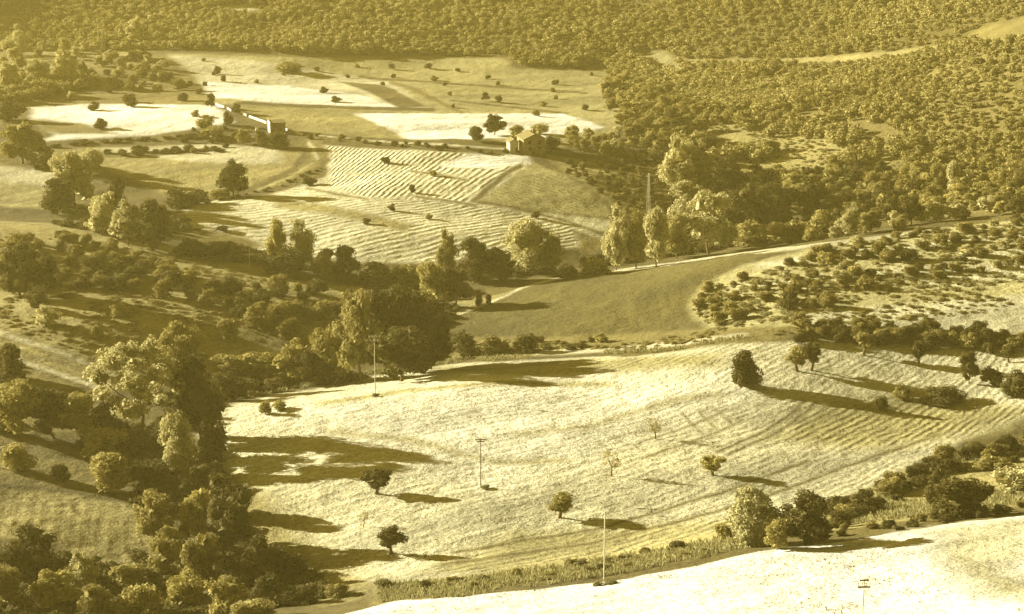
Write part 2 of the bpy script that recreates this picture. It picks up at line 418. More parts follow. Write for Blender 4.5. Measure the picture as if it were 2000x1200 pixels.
class NT:
    def __init__(s, name):
        s.m = bpy.data.materials.new(name)
        s.m.use_nodes = True
        s.t = s.m.node_tree
        s.p = s.t.nodes['Principled BSDF']
        s.p.inputs['Specular IOR Level'].default_value = 0.15
        s.p.inputs['Roughness'].default_value = 0.9

    def n(s, typ, **kw):
        nd = s.t.nodes.new('ShaderNode' + typ)
        for k, v in kw.items():
            if isinstance(k, str) and hasattr(nd, k): setattr(nd, k, v)
        return nd

    def l(s, a, b):
        s.t.links.new(a, b)

    def math(s, op, a, b=None, c=None):
        nd = s.n('Math', operation=op)
        for k, v in enumerate((a, b, c)):
            if v is None: continue
            if isinstance(v, (int, float)): nd.inputs[k].default_value = v
            else: s.l(v, nd.inputs[k])
        return nd.outputs[0]

    def noise(s, vec, scale, detail=3, rough=.6):
        nd = s.n('TexNoise')
        nd.inputs['Scale'].default_value = scale
        nd.inputs['Detail'].default_value = detail
        nd.inputs['Roughness'].default_value = rough
        s.l(vec, nd.inputs['Vector'])
        return nd.outputs['Fac']

    def mapr(s, v, a, b, c, d):
        nd = s.n('MapRange')
        for k, q in zip((1, 2, 3, 4), (a, b, c, d)): nd.inputs[k].default_value = q
        s.l(v, nd.inputs[0])
        return nd.outputs[0]

    def scale_col(s, col, f):
        nd = s.n('VectorMath', operation='SCALE')
        s.l(col, nd.inputs[0])
        s.l(f, nd.inputs['Scale'])
        return nd.outputs[0]


g = NT('ground_cover')
pos = g.n('NewGeometry').outputs['Position']
colr = g.n('Attribute', attribute_name='Cover').outputs['Color']
fu = g.n('Attribute', attribute_name='furrow').outputs['Fac']
fa_ = g.n('Attribute', attribute_name='tilled').outputs['Fac']
n1 = g.noise(pos, 1.1, 3, .7)
n2 = g.noise(pos, .22, 3, .6)
n3 = g.noise(pos, 3.2, 2, .6)
wob = g.math('ADD', g.mapr(n2, 0, 1, -.35, .35), g.mapr(g.noise(pos, .05, 2, .5), 0, 1, -.6, .6))
sn = g.math('SINE', g.math('MULTIPLY', g.math('ADD', fu, wob), 6.2832))
brk = g.mapr(g.noise(pos, .16, 3, .6), .36, .62, .1, 1.15)
fur = g.math('MULTIPLY', g.math('MULTIPLY', sn, fa_), brk)
f = g.math('MULTIPLY', g.mapr(n1, .3, .7, .62, 1.32), g.mapr(n3, .3, .7, .76, 1.2))
f = g.math('MULTIPLY', f, g.math('ADD', 1, g.math('MULTIPLY', fur, .25)))
g.l(g.scale_col(colr, f), g.p.inputs['Base Color'])
h = g.math('ADD', g.math('MULTIPLY', n1, .5), g.math('MULTIPLY', n3, .16))
h = g.math('ADD', h, g.math('MULTIPLY', n2, .8))
h = g.math('ADD', h, g.math('MULTIPLY', fur, .21))
bp = g.n('Bump')
bp.inputs['Strength'].default_value = .62
bp.inputs['Distance'].default_value = 1
g.l(h, bp.inputs['Height'])
g.l(bp.outputs[0], g.p.inputs['Normal'])
me = mesh_np('ground', np.c_[VX, VY, VZ], F, g.m, True)
ca = me.color_attributes.new('Cover', 'FLOAT_COLOR', 'POINT')
ca.data.foreach_set('color', np.c_[VC, np.ones(len(VC))].astype(np.float32).ravel())
for nm, arr in (('furrow', FU), ('tilled', FA)):
    at_ = me.attributes.new(nm, 'FLOAT', 'POINT')
    at_.data.foreach_set('value', arr.astype(np.float32))
tag(link('ground', me), kind='structure')


# ------------------------------------------------------------------ foliage materials
def leaf_mat(name, c, var=.35, transl=.25):
    q = NT(name)
    pos = q.n('NewGeometry').outputs['Position']
    oi = q.n('ObjectInfo').outputs['Random']
    n = q.noise(pos, 1.4, 2, .6)
    f = q.math('MULTIPLY', q.mapr(n, .3, .7, 1 - var, 1 + var), q.mapr(oi, 0, 1, .82, 1.2))
    rgb = q.n('RGB')
    rgb.outputs[0].default_value = (*c, 1)
    col = q.scale_col(rgb.outputs[0], f)
    q.l(col, q.p.inputs['Base Color'])
    tr = q.n('BsdfTranslucent')
    q.l(col, tr.inputs[0])
    mx = q.n('MixShader')
    mx.inputs[0].default_value = transl
    q.l(q.p.outputs[0], mx.inputs[1])
    q.l(tr.outputs[0], mx.inputs[2])
    q.l(mx.outputs[0], q.t.nodes['Material Output'].inputs[0])
    return q.m


M_LEAF = leaf_mat('leaves', (.32, .268, .085))
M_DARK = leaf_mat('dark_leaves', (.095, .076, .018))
M_FAR = leaf_mat('far_leaves', (.36, .305, .105))
M_FARD = leaf_mat('dark_far_leaves', (.27, .225, .07))
M_PALE = leaf_mat('pale_leaves', (.46, .41, .19))
M_BUSH = leaf_mat('bush_leaves', (.23, .187, .054))
M_DRY = leaf_mat('dry_grass', (.24, .215, .09), .3)
M_BARK = NT('bark')
M_BARK.l(M_BARK.scale_col((lambda r: (setattr(r.outputs[0], 'default_value', (.13, .09, .035, 1)), r.outputs[0])[1])(M_BARK.n('RGB')), M_BARK.mapr(M_BARK.noise(M_BARK.n('NewGeometry').outputs['Position'], 5), .3, .7, .6, 1.3)), M_BARK.p.inputs['Base Color'])
M_BARK = M_BARK.m


# ------------------------------------------------------------------ plant shapes (height 1, crown width 1)
def rand_unit(rs, n):
    v = rs.normal(size=(n, 3))
    return v / np.linalg.norm(v, axis=1)[:, None]


def leaves_np(rs, lumps, n, leaf, up=.0, jit=.55, asp=1.0):
    """leaf-sized quads over the surfaces of the lumps (cx,cy,cz,rx,rz)"""
    L = np.array(lumps)
    area = L[:, 3] * L[:, 3]
    k = rs.choice(len(L), n, p=area / area.sum())
    u = rand_unit(rs, n)
    rad = 1 + rs.normal(0, .13, n) + .16 * np.sin(u[:, 0] * 7 + k) * np.sin(u[:, 1] * 6 + 2 * k) * np.sin(u[:, 2] * 7)
    P = np.c_[L[k, 0] + u[:, 0] * L[k, 3] * rad, L[k, 1] + u[:, 1] * L[k, 3] * rad, L[k, 2] + u[:, 2] * L[k, 4] * rad]
    keep = np.ones(n, bool)
    for q, (cx, cy, cz, rx, rz) in enumerate(L):
        ins = ((P[:, 0] - cx) ** 2 + (P[:, 1] - cy) ** 2) / rx ** 2 + (P[:, 2] - cz) ** 2 / rz ** 2 < .62
        keep &= ~(ins & (k != q))
    P, u = P[keep], u[keep]
    n = len(P)
    nr = u + rs.normal(0, jit, (n, 3)) + np.array([0, 0, up])
    nr /= np.linalg.norm(nr, axis=1)[:, None]
    a = np.cross(nr, rand_unit(rs, n))
    a /= np.linalg.norm(a, axis=1)[:, None]
    b = np.cross(nr, a)
    s = leaf * rs.uniform(.6, 1.35, n)[:, None]
    V = np.stack([P - a * s * .5 * asp, P - b * s * .36, P + a * s * .5 * asp, P + b * s * .36], 1)
    V += rs.normal(0, leaf * .07, V.shape)
    return V.reshape(-1, 3), np.arange(4 * n).reshape(-1, 4)


def core_np(lumps, f=.72, n=26, seed=5):
    """big dark-hearted leaf masses filling the lumps, so that little sky shows through"""
    rs = np.random.RandomState(seed)
    Vs = []
    for cx, cy, cz, rx, rz in lumps:
        u = rand_unit(rs, n) * (rs.uniform(.15, 1, n) ** .5)[:, None] * f
        P = np.c_[cx + u[:, 0] * rx, cy + u[:, 1] * rx, cz + u[:, 2] * rz]
        a = rand_unit(rs, n) * [rx, rx, rz] * .62
        b = np.cross(a, rand_unit(rs, n))
        b /= np.linalg.norm(b, axis=1)[:, None]
        b *= [rx, rx, rz]
        Vs.append(np.stack([P - a, P - b * .5, P + a, P + b * .5], 1).reshape(-1, 3))
    V = np.concatenate(Vs)
    return V, np.arange(len(V)).reshape(-1, 4)


def sub_lumps(rs, lumps, n, f):
    """smaller clumps budding from each lump"""
    out = []
    for cx, cy, cz, rx, rz in lumps:
        for u in rand_unit(rs, n):
            if u[2] < -.55: u[2] *= -1
            k = f * rs.uniform(.7, 1.3)
            out.append((cx + u[0] * rx * .85, cy + u[1] * rx * .85, min(cz + u[2] * rz * .85, 1.0), rx * k, rz * k))
    return out


def join_np(parts):
    V, Fc, o = [], [], 0
    for v, f in parts:
        V.append(v)
        Fc.append(f + o)
        o += len(v)
    return np.concatenate(V), np.concatenate(Fc)


def tube_np(pts, rad, seg=6):
    V, Fc = [], []
    pts = [np.array(p, float) for p in pts]
    for i, p in enumerate(pts):
        a = pts[min(i + 1, len(pts) - 1)] - pts[max(i - 1, 0)]
        a /= np.linalg.norm(a) + 1e-9
        s = np.cross(a, [0.3, 1, .1])
        s /= np.linalg.norm(s)
        b = np.cross(a, s)
        for j in range(seg):
            q = 2 * math.pi * j / seg
            V.append(p + rad[i] * (s * math.cos(q) + b * math.sin(q)))
    for i in range(len(pts) - 1):
        for j in range(seg):
            Fc.append((i * seg + j, i * seg + (j + 1) % seg, (i + 1) * seg + (j + 1) % seg, (i + 1) * seg + j))
    n = len(pts) - 1
    c = len(V)
    V.append(pts[-1])
    for j in range(seg):
        Fc.append((n * seg + j, n * seg + (j + 1) % seg, c, c))
    return np.array(V), np.array(Fc)


def fix_quads(F):
    return F


def trunk_mesh(rs, lumps, lo, thick, name):
    """trunk and limbs reaching into the lumps"""
    lean = rs.uniform(-.06, .06, 2)
    fork = np.array([lean[0], lean[1], lo])
    parts = [tube_np([(0, 0, -.06), (0, 0, 0), fork * .5 + rs.normal(0, .01, 3), fork], [thick * 1.5, thick * 1.25, thick, thick * .85])]
    for L in sorted(lumps, key=lambda q: -q[3])[:7]:
        c = np.array(L[:3])
        mid = fork * .45 + c * .55 + np.array([0, 0, -.04])
        parts.append(tube_np([fork, mid, c], [thick * .6, thick * .4, thick * .12], 5))
    V, Fc = join_np(parts)
    # triangles at the tips are written as degenerate quads: nudge their last corner apart
    bad = Fc[:, 2] == Fc[:, 3]
    Q = Fc[~bad]
    return mesh_np(name, V, Q, M_BARK, True)


def lumps_round(rs, n, lo, hi, rbase, flat=1.0, taper=.0, spread=.34):
    out = [(0, 0, (lo + hi) / 2, .25, (hi - lo) * .32)]
    for i in range(n):
        z = rs.uniform(0, 1)
        prof = math.sin(math.pi * min(1, max(0, .12 + z * .8))) ** .7 * (1 - taper * z)
        a = rs.uniform(0, 2 * math.pi)
        r = spread * prof * math.sqrt(rs.uniform(.25, 1))
        rb = rbase * rs.uniform(.7, 1.25)
        out.append((r * math.cos(a), r * math.sin(a), lo + rb * .8 + z * (hi - lo - 1.5 * rb), rb, rb * flat * rs.uniform(.75, 1.1)))
    return out


def make_plant(kind, seed):
    rs = np.random.RandomState(seed)
    if kind == 'tree':
        lp = lumps_round(rs, 15, .03, .96, .165, .85, 0, .37)
        v = join_np([leaves_np(rs, sub_lumps(rs, lp, 6, .42), 7500, .034, .1, .4), core_np(lp, .66)])
        tr = trunk_mesh(rs, lp, .26, .022, 'trunk')
    elif kind == 'poplar':
        lp = lumps_round(rs, 20, .08, 1.0, .15, 1.0, .35, .33)
        v = join_np([leaves_np(rs, sub_lumps(rs, lp, 6, .42), 9500, .028, .1, .45), core_np(lp, .5)])
        tr = trunk_mesh(rs, lp, .2, .018, 'trunk')
    elif kind == 'airy':
        lp = lumps_round(rs, 30, .30, 1.0, .095, .8, 0, .42)[1:]
        v = join_np([leaves_np(rs, sub_lumps(rs, lp, 5, .5), 9000, .024, .1, .4), core_np(lp, .55)])
        tr = trunk_mesh(rs, lp, .42, .016, 'trunk')
    elif kind == 'field':
        lp = lumps_round(rs, 11, .2, 1.0, .17, .8, 0, .32)
        v = join_np([leaves_np(rs, sub_lumps(rs, lp, 5, .45), 3600, .05, .1, .45), core_np(lp, .62)])
        tr = trunk_mesh(rs, lp, .3, .05, 'trunk')
    elif kind == 'sparse':
        lp = lumps_round(rs, 9, .35, 1.0, .15, .9, 0, .33)[1:]
        v = leaves_np(rs, lp, 520, .055)
        tr = trunk_mesh(rs, lp, .38, .03, 'trunk')
    elif kind == 'bush':
        lp = lumps_round(rs, 9, -.05, 1.0, .24, 1.1, 0, .3)
        v = join_np([leaves_np(rs, sub_lumps(rs, lp, 5, .45), 3200, .06, .1, .45), core_np(lp, .66)])
        tr = trunk_mesh(rs, lp, .12, .03, 'stem')
    elif kind == 'feather':
        lp = lumps_round(rs, 12, -.05, 1.0, .22, 1.3, .1, .3)
        v = leaves_np(rs, lp, 12000, .05, .3, .8, 1.6)
        tr = trunk_mesh(rs, lp, .15, .02, 'stem')
    elif kind == 'far':
        lp = lumps_round(rs, 6, .02, 1.0, .25, .9, 0, .27)
        v = join_np([leaves_np(rs, lp, 150, .18), core_np(lp, .7, 7)])
        return v
    elif kind == 'low':
        lp = lumps_round(rs, 5, -.2, 1.0, .28, 1.0, 0, .3)
        v = join_np([leaves_np(rs, lp, 260, .15), core_np(lp, .7, 12)])
        return v
    return v, tr


LIB = {}
for kind, n in (('tree', 6), ('poplar', 3), ('airy', 2), ('field', 4), ('sparse', 3), ('bush', 6), ('feather', 1)):
    LIB[kind] = []
    for k in range(n):
        (v, f), tr = make_plant(kind, 100 + 7 * k + len(kind))
        LIB[kind].append([(v, f), tr, {}])
FAR = [make_plant('far', 500 + k) for k in range(8)]
LOW = [make_plant('low', 600 + k) for k in range(6)]
MATS = dict(leaf=M_LEAF, dark=M_DARK, soft=leaf_mat('soft_leaves', (.31, .28, .12), .15), pale=M_PALE, bush=M_BUSH, dry=M_DRY)
nplant = [0]


def plant_at(x, y, z, hm, wm, kind, mat, name, label, cat, group=None, lean=0):
    k = nplant[0]
    nplant[0] += 1
    rs = random.Random(k * 31 + 5)
    ent = LIB[kind][rs.randrange(len(LIB[kind]))]
    if mat not in ent[2]:
        ent[2][mat] = mesh_np('crown' if kind not in ('bush', 'feather') else 'foliage', ent[0][0], ent[0][1], MATS[mat])
    e = bpy.data.objects.new(name, None)
    COL.objects.link(e)
    e.location = (x, y, z)
    e.rotation_euler = (lean * .5, lean, rs.uniform(0, 6.283))
    ww = wm / (.95 if kind in ('tree', 'airy') else .88)
    e.scale = (ww, ww * rs.uniform(.85, 1.1), hm)
    e.empty_display_size = .2
    link('crown' if kind not in ('bush', 'feather') else 'foliage', ent[2][mat], e)
    link('trunk' if kind not in ('bush', 'feather') else 'stem', ent[1], e)
    tag(e, label, cat, group)
    return e


def plant(px, py, hpx, wpx, kind, mat, label, group=None, lean=0):
    X, Y, Z, T = at(px, py)
    s = T[0] / FPX
    name = {'tree': 'broadleaf_tree', 'poplar': 'poplar_tree', 'airy': 'broadleaf_tree', 'field': 'field_tree', 'sparse': 'field_tree', 'bush': 'bush', 'feather': 'bush'}[kind]
    cat = 'bush' if name == 'bush' else 'tree'
    return plant_at(X[0], Y[0], Z[0] - .05, hpx * s / cP, wpx * s, kind, mat, name, label, cat, group, lean)


# ------------------------------------------------------------------ plants one can point to
# base x, base y, height px, width px, kind, leaves, label
PLANTS = [
    # the stubble field in the middle
    (735, 965, 52, 60, 'field', 'dark', 'dark round field tree in the shaded stubble left of the wooden T pole'),
    (710, 1030, 35, 26, 'sparse', 'leaf', 'small thin tree at the left edge of the stubble field, above the dark rounded one'),
    (764, 1082, 52, 64, 'field', 'dark', 'dark flat topped tree lowest on the stubble field, long shadow to its right'),
    (1093, 1012, 54, 64, 'field', 'leaf', 'round crowned tree with a leaning bare trunk in the middle of the stubble field'),
    (1194, 930, 50, 42, 'sparse', 'leaf', 'thin see-through tree on the stubble field just right of the wooden T pole'),
    (1280, 858, 44, 40, 'sparse', 'leaf', 'thin tree highest on the bright part of the stubble field'),
    (1392, 928, 42, 50, 'field', 'leaf', 'low wide tree beside the wheel tracks in the stubble field'),
    (1455, 756, 74, 68, 'bush', 'dark', 'big dark bush at the far edge of the stubble field, long dark shadow behind it'),
    (1556, 724, 50, 56, 'field', 'leaf', 'left tree of the close pair with forked trunks on the bright field'),
    (1584, 724, 56, 54, 'field', 'dark', 'right, darker tree of the close pair on the bright field'),
    (1686, 694, 46, 44, 'field', 'leaf', 'single tree on the bright field between the close pair and the long hedge'),
    (1795, 710, 48, 36, 'field', 'dark', 'narrow dark tree standing just in front of the long hedge at right'),
    (1893, 748, 64, 42, 'tree', 'dark', 'tall narrow dark tree at right below the end of the long hedge'),
    (1970, 708, 38, 34, 'field', 'dark', 'small tree on the pale strip near the right edge of the picture'),
    (1938, 752, 34, 46, 'bush', 'dark', 'low dark bush between the narrow tree and the right edge'),
    (1984, 775, 50, 62, 'bush', 'dark', 'round dark bush touching the right edge above the stubble field'),
    (1760, 780, 30, 36, 'bush', 'leaf', 'small bush with a shadow in the upper right of the stubble field'),
    (1722, 802, 26, 26, 'bush', 'dark', 'tiny bush left of the long flat dark bush on the stubble field'),
    (1835, 785, 24, 90, 'bush', 'dark', 'long flat dark bush in the upper right of the stubble field'),
    (518, 808, 22, 28, 'bush', 'leaf', 'small bush alone at the upper left end of the stubble field'),
    (545, 800, 16, 36, 'bush', 'leaf', 'low bush beside the small one at the upper left end of the stubble field'),
    (1272, 1006, 15, 10, 'sparse', 'dark', 'tiny stunted sapling low on the stubble field right of the pale bare pole'),
    # the bank between stubble field and white field
    (1478, 1066, 104, 100, 'feather', 'soft', 'large pale feathery bush on the bank beside the dark round tree'),
    (1578, 1066, 108, 124, 'tree', 'dark', 'large dark round tree on the bank beside the pale feathery bush'),
    (1520, 1074, 66, 60, 'bush', 'leaf', 'bush squeezed between the pale feathery bush and the dark round tree'),
    (1415, 1052, 28, 40, 'bush', 'leaf', 'small bush on the bank left of the pale feathery bush'),
    (1880, 1012, 88, 150, 'tree', 'dark', 'widest darkest tree mass on the bank at right above the white field'),
    (1835, 1000, 60, 60, 'bush', 'dark', 'dark bush leaning on the left side of the widest tree on the bank'),
    (1985, 962, 42, 80, 'bush', 'pale', 'pale rounded bush at the right edge behind the widest dark tree'),
    (1690, 1000, 42, 60, 'bush', 'dark', 'dark bush on the bank halfway between the two big dark trees'),
    (1745, 962, 30, 40, 'bush', 'leaf', 'small bush on the slope up from the bank, second of the rising row'),
    (1650, 1010, 26, 36, 'bush', 'leaf', 'small bush right next to the big round tree on the bank'),
    (1790, 935, 24, 44, 'bush', 'dark', 'dark bush in the middle of the row rising to the right edge'),
    (1845, 908, 44, 46, 'bush', 'leaf', 'tallest bush of the row rising to the right edge'),
    (1900, 893, 24, 50, 'bush', 'dark', 'flat bush right of the tallest one in the rising row'),
    (1960, 880, 28, 60, 'bush', 'dark', 'last bush of the rising row, near the right edge'),
    (1930, 915, 22, 60, 'bush', 'leaf', 'flat bush above the widest dark tree on the bank'),
    (1210, 1100, 16, 20, 'bush', 'leaf', 'little weed bush on the bank right of the pale bare pole'),
    (1010, 1128, 18, 22, 'bush', 'leaf', 'little weed bush on the bank left of the pale bare pole'),
    # lower left gully
    (350, 935, 135, 96, 'poplar', 'pale', 'pale leafy egg shaped tree standing alone, brightest in the left gully'),
    (278, 880, 216, 204, 'airy', 'pale', 'tallest tree of the left gully, open crown on a bare pale trunk'),
    (345, 750, 122, 110, 'tree', 'leaf', 'round tree behind the tallest one, pale on its left and dark on its right'),
    (392, 862, 175, 120, 'tree', 'dark', 'dark tree at the right shoulder of the tallest tree'),
    (440, 782, 50, 84, 'bush', 'dark', 'dark low tree at the top corner of the stubble field'),
    (410, 900, 70, 60, 'bush', 'dark', 'dark bush right of the pale egg shaped tree'),
    (300, 962, 56, 84, 'bush', 'dark', 'dark bush at the foot of the pale egg shaped tree'),
    (400, 958, 52, 50, 'bush', 'dark', 'small dark bush right below the pale egg shaped tree'),
    (215, 960, 70, 84, 'bush', 'leaf', 'spreading bush with pale tips left of the pale egg shaped tree'),
    (205, 890, 50, 90, 'bush', 'leaf', 'low bush with pale tips left of the bare pale trunk'),
    (35, 917, 52, 66, 'bush', 'leaf', 'round bush at the left edge, pale left side, on the shaded grass'),
    (120, 942, 32, 36, 'bush', 'dark', 'small dark bush right of the round one at the left edge'),
    (305, 1060, 105, 100, 'tree', 'leaf', 'tree at the upper left of the big clump in the lower gully'),
    (385, 1060, 112, 90, 'tree', 'leaf', 'tree in the top middle of the big clump, just below the pale egg shaped tree'),
    (455, 1090, 155, 130, 'tree', 'dark', 'dark tree on the right side of the big clump, its shadow on the stubble field'),
    (330, 1130, 110, 90, 'tree', 'leaf', 'tree in the left middle of the big clump'),
    (400, 1150, 120, 100, 'tree', 'leaf', 'tree with pale lower branches in the middle of the big clump'),
    (490, 1150, 105, 130, 'tree', 'dark', 'dark low tree at the right foot of the big clump'),
    (365, 1200, 90, 90, 'tree', 'leaf', 'tree at the bottom edge below the big clump'),
    (440, 1215, 80, 90, 'bush', 'leaf', 'bush at the bottom edge right of the big clump'),
    (440, 1010, 90, 90, 'tree', 'dark', 'dark tree on the shoulder above the right side of the big clump'),
    (545, 1130, 60, 100, 'bush', 'dark', 'broad dark bush on the shaded slope right of the big clump'),
    (530, 1185, 60, 80, 'bush', 'dark', 'dark bush near the bottom edge, right of the big clump'),
    (590, 1180, 36, 70, 'bush', 'dark', 'low dark bush where the gully meets the white field'),
    (660, 1165, 24, 50, 'bush', 'leaf', 'last small bush of the gully beside the white field'),
    (500, 1215, 45, 90, 'bush', 'leaf', 'bush with pale twigs cut by the bottom edge'),
    (50, 1125, 98, 130, 'tree', 'dark', 'broad dark tree at the left edge near the bottom'),
    (10, 1190, 90, 90, 'tree', 'leaf', 'tree in the bottom left corner of the picture'),
    (110, 1190, 80, 100, 'tree', 'leaf', 'tree at the bottom edge right of the corner tree'),
    (160, 1160, 86, 70, 'poplar', 'pale', 'pale cone shaped tree near the bottom left corner'),
    (195, 1215, 80, 90, 'tree', 'leaf', 'tree at the bottom edge below the pale cone shaped one'),
    (280, 1215, 70, 90, 'bush', 'leaf', 'bush at the bottom edge left of the big clump'),
    (185, 1110, 26, 36, 'bush', 'dark', 'small dark bush above the pale cone shaped tree'),
    (250, 1150, 50, 70, 'bush', 'leaf', 'bush left of the big clump on the field corner'),
    (35, 850, 112, 120, 'tree', 'leaf', 'left tree of the row above the shaded grass at the left edge'),
    (105, 856, 100, 100, 'tree', 'dark', 'dark second tree of the row above the shaded grass'),
    (160, 862, 98, 90, 'tree', 'leaf', 'third tree of the row above the shaded grass'),
    (215, 868, 86, 80, 'tree', 'dark', 'dark fourth tree of the row, against the tallest tree'),
    (22, 738, 62, 56, 'bush', 'dark', 'dark bush alone at the left edge below the striped slope'),
    # centre clump
    (575, 742, 80, 84, 'tree', 'leaf', 'left end tree of the great central clump'),
    (610, 752, 70, 80, 'tree', 'dark', 'low dark tree in the left half of the great central clump'),
    (650, 748, 130, 100, 'tree', 'leaf', 'tree with a pale left side in the great central clump'),
    (705, 748, 184, 110, 'tree', 'leaf', 'tall tree of the central clump behind the pole with insulators'),
    (770, 738, 182, 140, 'tree', 'dark', 'tallest tree of the great central clump'),
    (828, 726, 160, 140, 'tree', 'dark', 'dark right side tree of the great central clump'),
    (785, 745, 120, 150, 'tree', 'dark', 'dark low front tree of the great central clump'),
    (500, 722, 36, 80, 'bush', 'leaf', 'bush left of the great central clump, nearer its end'),
    (445, 720, 28, 60, 'bush', 'leaf', 'low bush on the track between the gully and the great central clump'),
    (845, 600, 92, 62, 'tree', 'leaf', 'slim tree right behind the great central clump'),
    (890, 600, 80, 72, 'tree', 'dark', 'dark tree between the central clump and the dark green field'),
    (905, 690, 40, 70, 'bush', 'dark', 'dark bush below the left tip of the dark green field'),
    (960, 690, 34, 60, 'bush', 'leaf', 'bush under the lower edge of the dark green field, second from its tip'),
    (1030, 690, 34, 40, 'bush', 'dark', 'small dark bush under the middle of the dark green field'),
    (1175, 668, 18, 26, 'bush', 'leaf', 'tiny bush on the lower edge of the dark green field'),
    (935, 600, 26, 14, 'bush', 'dark', 'left of two tiny upright bushes at the tip of the dark green field'),
    (955, 596, 22, 12, 'bush', 'dark', 'right of two tiny upright bushes at the tip of the dark green field'),
    # tree line along the stream
    (540, 524, 100, 52, 'poplar', 'leaf', 'narrow dark poplar left of the twin crowned tree on the stream'),
    (588, 526, 100, 76, 'poplar', 'pale', 'pale twin crowned tree on the stream beside the narrow dark poplar'),
    (560, 540, 50, 90, 'bush', 'dark', 'dark bush at the foot of the narrow poplar'),
    (630, 540, 56, 70, 'tree', 'leaf', 'low tree right of the pale twin crowned tree'),
    (675, 546, 68, 60, 'tree', 'dark', 'dark low tree on the stream above the scrub slope'),
    (740, 560, 50, 90, 'tree', 'dark', 'dark domed tree on the stream above the great central clump'),
    (795, 565, 56, 66, 'tree', 'leaf', 'paler domed tree right of the dark domed tree on the stream'),
    (873, 545, 98, 46, 'poplar', 'leaf', 'narrow grey poplar in the middle of the stream line'),
    (925, 552, 86, 86, 'tree', 'dark', 'dark round tree right of the narrow grey poplar'),
    (975, 550, 70, 70, 'tree', 'dark', 'second dark round tree on the stream, against the pale broad one'),
    (1028, 537, 112, 104, 'poplar', 'pale', 'pale broad poplar on the stream above the dark green field'),
    (1072, 534, 84, 70, 'poplar', 'leaf', 'shorter poplar right of the pale broad poplar'),
    (1105, 545, 26, 50, 'bush', 'dark', 'low bush on the bright strip above the dark green field'),
    (1160, 535, 24, 60, 'bush', 'leaf', 'low bush left of the row of tall stream poplars'),
    (1203, 528, 124, 70, 'poplar', 'pale', 'leftmost and palest of three tall stream poplars in a row'),
    (1242, 524, 116, 62, 'poplar', 'leaf', 'middle, darkest of three tall stream poplars in a row'),
    (1282, 522, 118, 66, 'poplar', 'pale', 'rightmost of three tall stream poplars in a row'),
    (1322, 505, 88, 60, 'tree', 'leaf', 'darker tree between the stream poplars and the pale double crown'),
    (1384, 497, 124, 110, 'tree', 'pale', 'pale tree with a bright double crown, right of the stream poplars'),
    (1342, 455, 100, 100, 'tree', 'pale', 'pale round tree behind the bright double crown'),
    (1328, 385, 118, 92, 'poplar', 'pale', 'tall pale tree with a split crown rising over the stream woods'),
    (1368, 388, 108, 70, 'poplar', 'leaf', 'dark half of the split crown rising over the stream woods'),
    (1420, 400, 80, 90, 'tree', 'dark', 'dark tree right of the split crown'),
    (1480, 405, 84, 90, 'tree', 'dark', 'dark tree in the stream woods, second right of the split crown'),
    (1450, 450, 86, 90, 'tree', 'dark', 'dark tree in the stream woods right of the bright double crown'),
    (1520, 440, 90, 100, 'tree', 'dark', 'broad dark tree in the middle of the stream woods'),
    (1580, 430, 80, 80, 'tree', 'dark', 'dark tree at the right end of the darkest stream woods'),
    (1470, 480, 44, 80, 'bush', 'leaf', 'round bush against the bright field brow, right of the double crown'),
    (1540, 475, 44, 80, 'bush', 'leaf', 'round bush against the bright field brow, left of the pale pointed tree'),
    (1600, 462, 50, 60, 'bush', 'leaf', 'round bush just left of the pale pointed tree'),
    (1660, 462, 64, 46, 'poplar', 'pale', 'pale pointed tree on the bright field brow'),
    (1700, 455, 44, 44, 'tree', 'leaf', 'small tree just right of the pale pointed tree'),
    (1740, 445, 66, 36, 'tree', 'dark', 'slim dark tree at the brow of the right hillside'),
    (1780, 440, 60, 50, 'tree', 'dark', 'dark tree right of the slim one at the brow of the right hillside'),
    (1830, 378, 62, 40, 'poplar', 'leaf', 'left of two slim pale poplars in the right hillside wood'),
    (1860, 380, 66, 40, 'poplar', 'pale', 'right of two slim pale poplars in the right hillside wood'),
    # left stream group
    (456, 386, 74, 64, 'tree', 'dark', 'round dark oak alone on a short trunk beside the left track'),
    (150, 410, 116, 100, 'tree', 'pale', 'tall tree at the upper left of the left stream group'),
    (110, 420, 70, 80, 'tree', 'dark', 'dark tree at the left end of the left stream group'),
    (200, 460, 84, 80, 'tree', 'pale', 'pale tree low in the left stream group'),
    (225, 420, 70, 70, 'tree', 'dark', 'dark tree in the heart of the left stream group'),
    (250, 480, 90, 70, 'tree', 'pale', 'pale lumpy tree at the front of the left stream group'),
    (300, 490, 100, 80, 'tree', 'dark', 'dark tree at the right front of the left stream group'),
    (180, 350, 60, 60, 'poplar', 'pale', 'pale slender crown rising at the back of the left stream group'),
    (375, 500, 32, 70, 'bush', 'dark', 'long low dark bush right of the left stream group, nearer it'),
    (435, 508, 32, 80, 'bush', 'dark', 'long low dark bush right of the left stream group, farther along'),
    (350, 405, 36, 60, 'bush', 'dark', 'dark bush at the lower edge of the left field, left of the lone oak'),
    (385, 398, 26, 46, 'bush', 'dark', 'small dark bush between the lone oak and the left stream group'),
    (430, 388, 20, 40, 'bush', 'leaf', 'tiny bush at the foot of the lone oak'),
    (45, 320, 84, 96, 'tree', 'leaf', 'broad tree at the left edge beside the bright field'),
    (85, 330, 40, 50, 'bush', 'dark', 'dark bush at the right foot of the broad left edge tree'),
    (75, 600, 40, 44, 'bush', 'dark', 'dark bush alone on the striped slope at left'),
    (90, 636, 38, 44, 'bush', 'pale', 'pale bush alone on the striped slope at left'),
    (190, 660, 24, 26, 'bush', 'leaf', 'small bush in the middle of the grassy left slope'),
    (230, 618, 24, 36, 'bush', 'leaf', 'small bush higher on the grassy left slope'),
    (445, 662, 36, 46, 'bush', 'leaf', 'round bush with pale left side on the slope above the gully'),
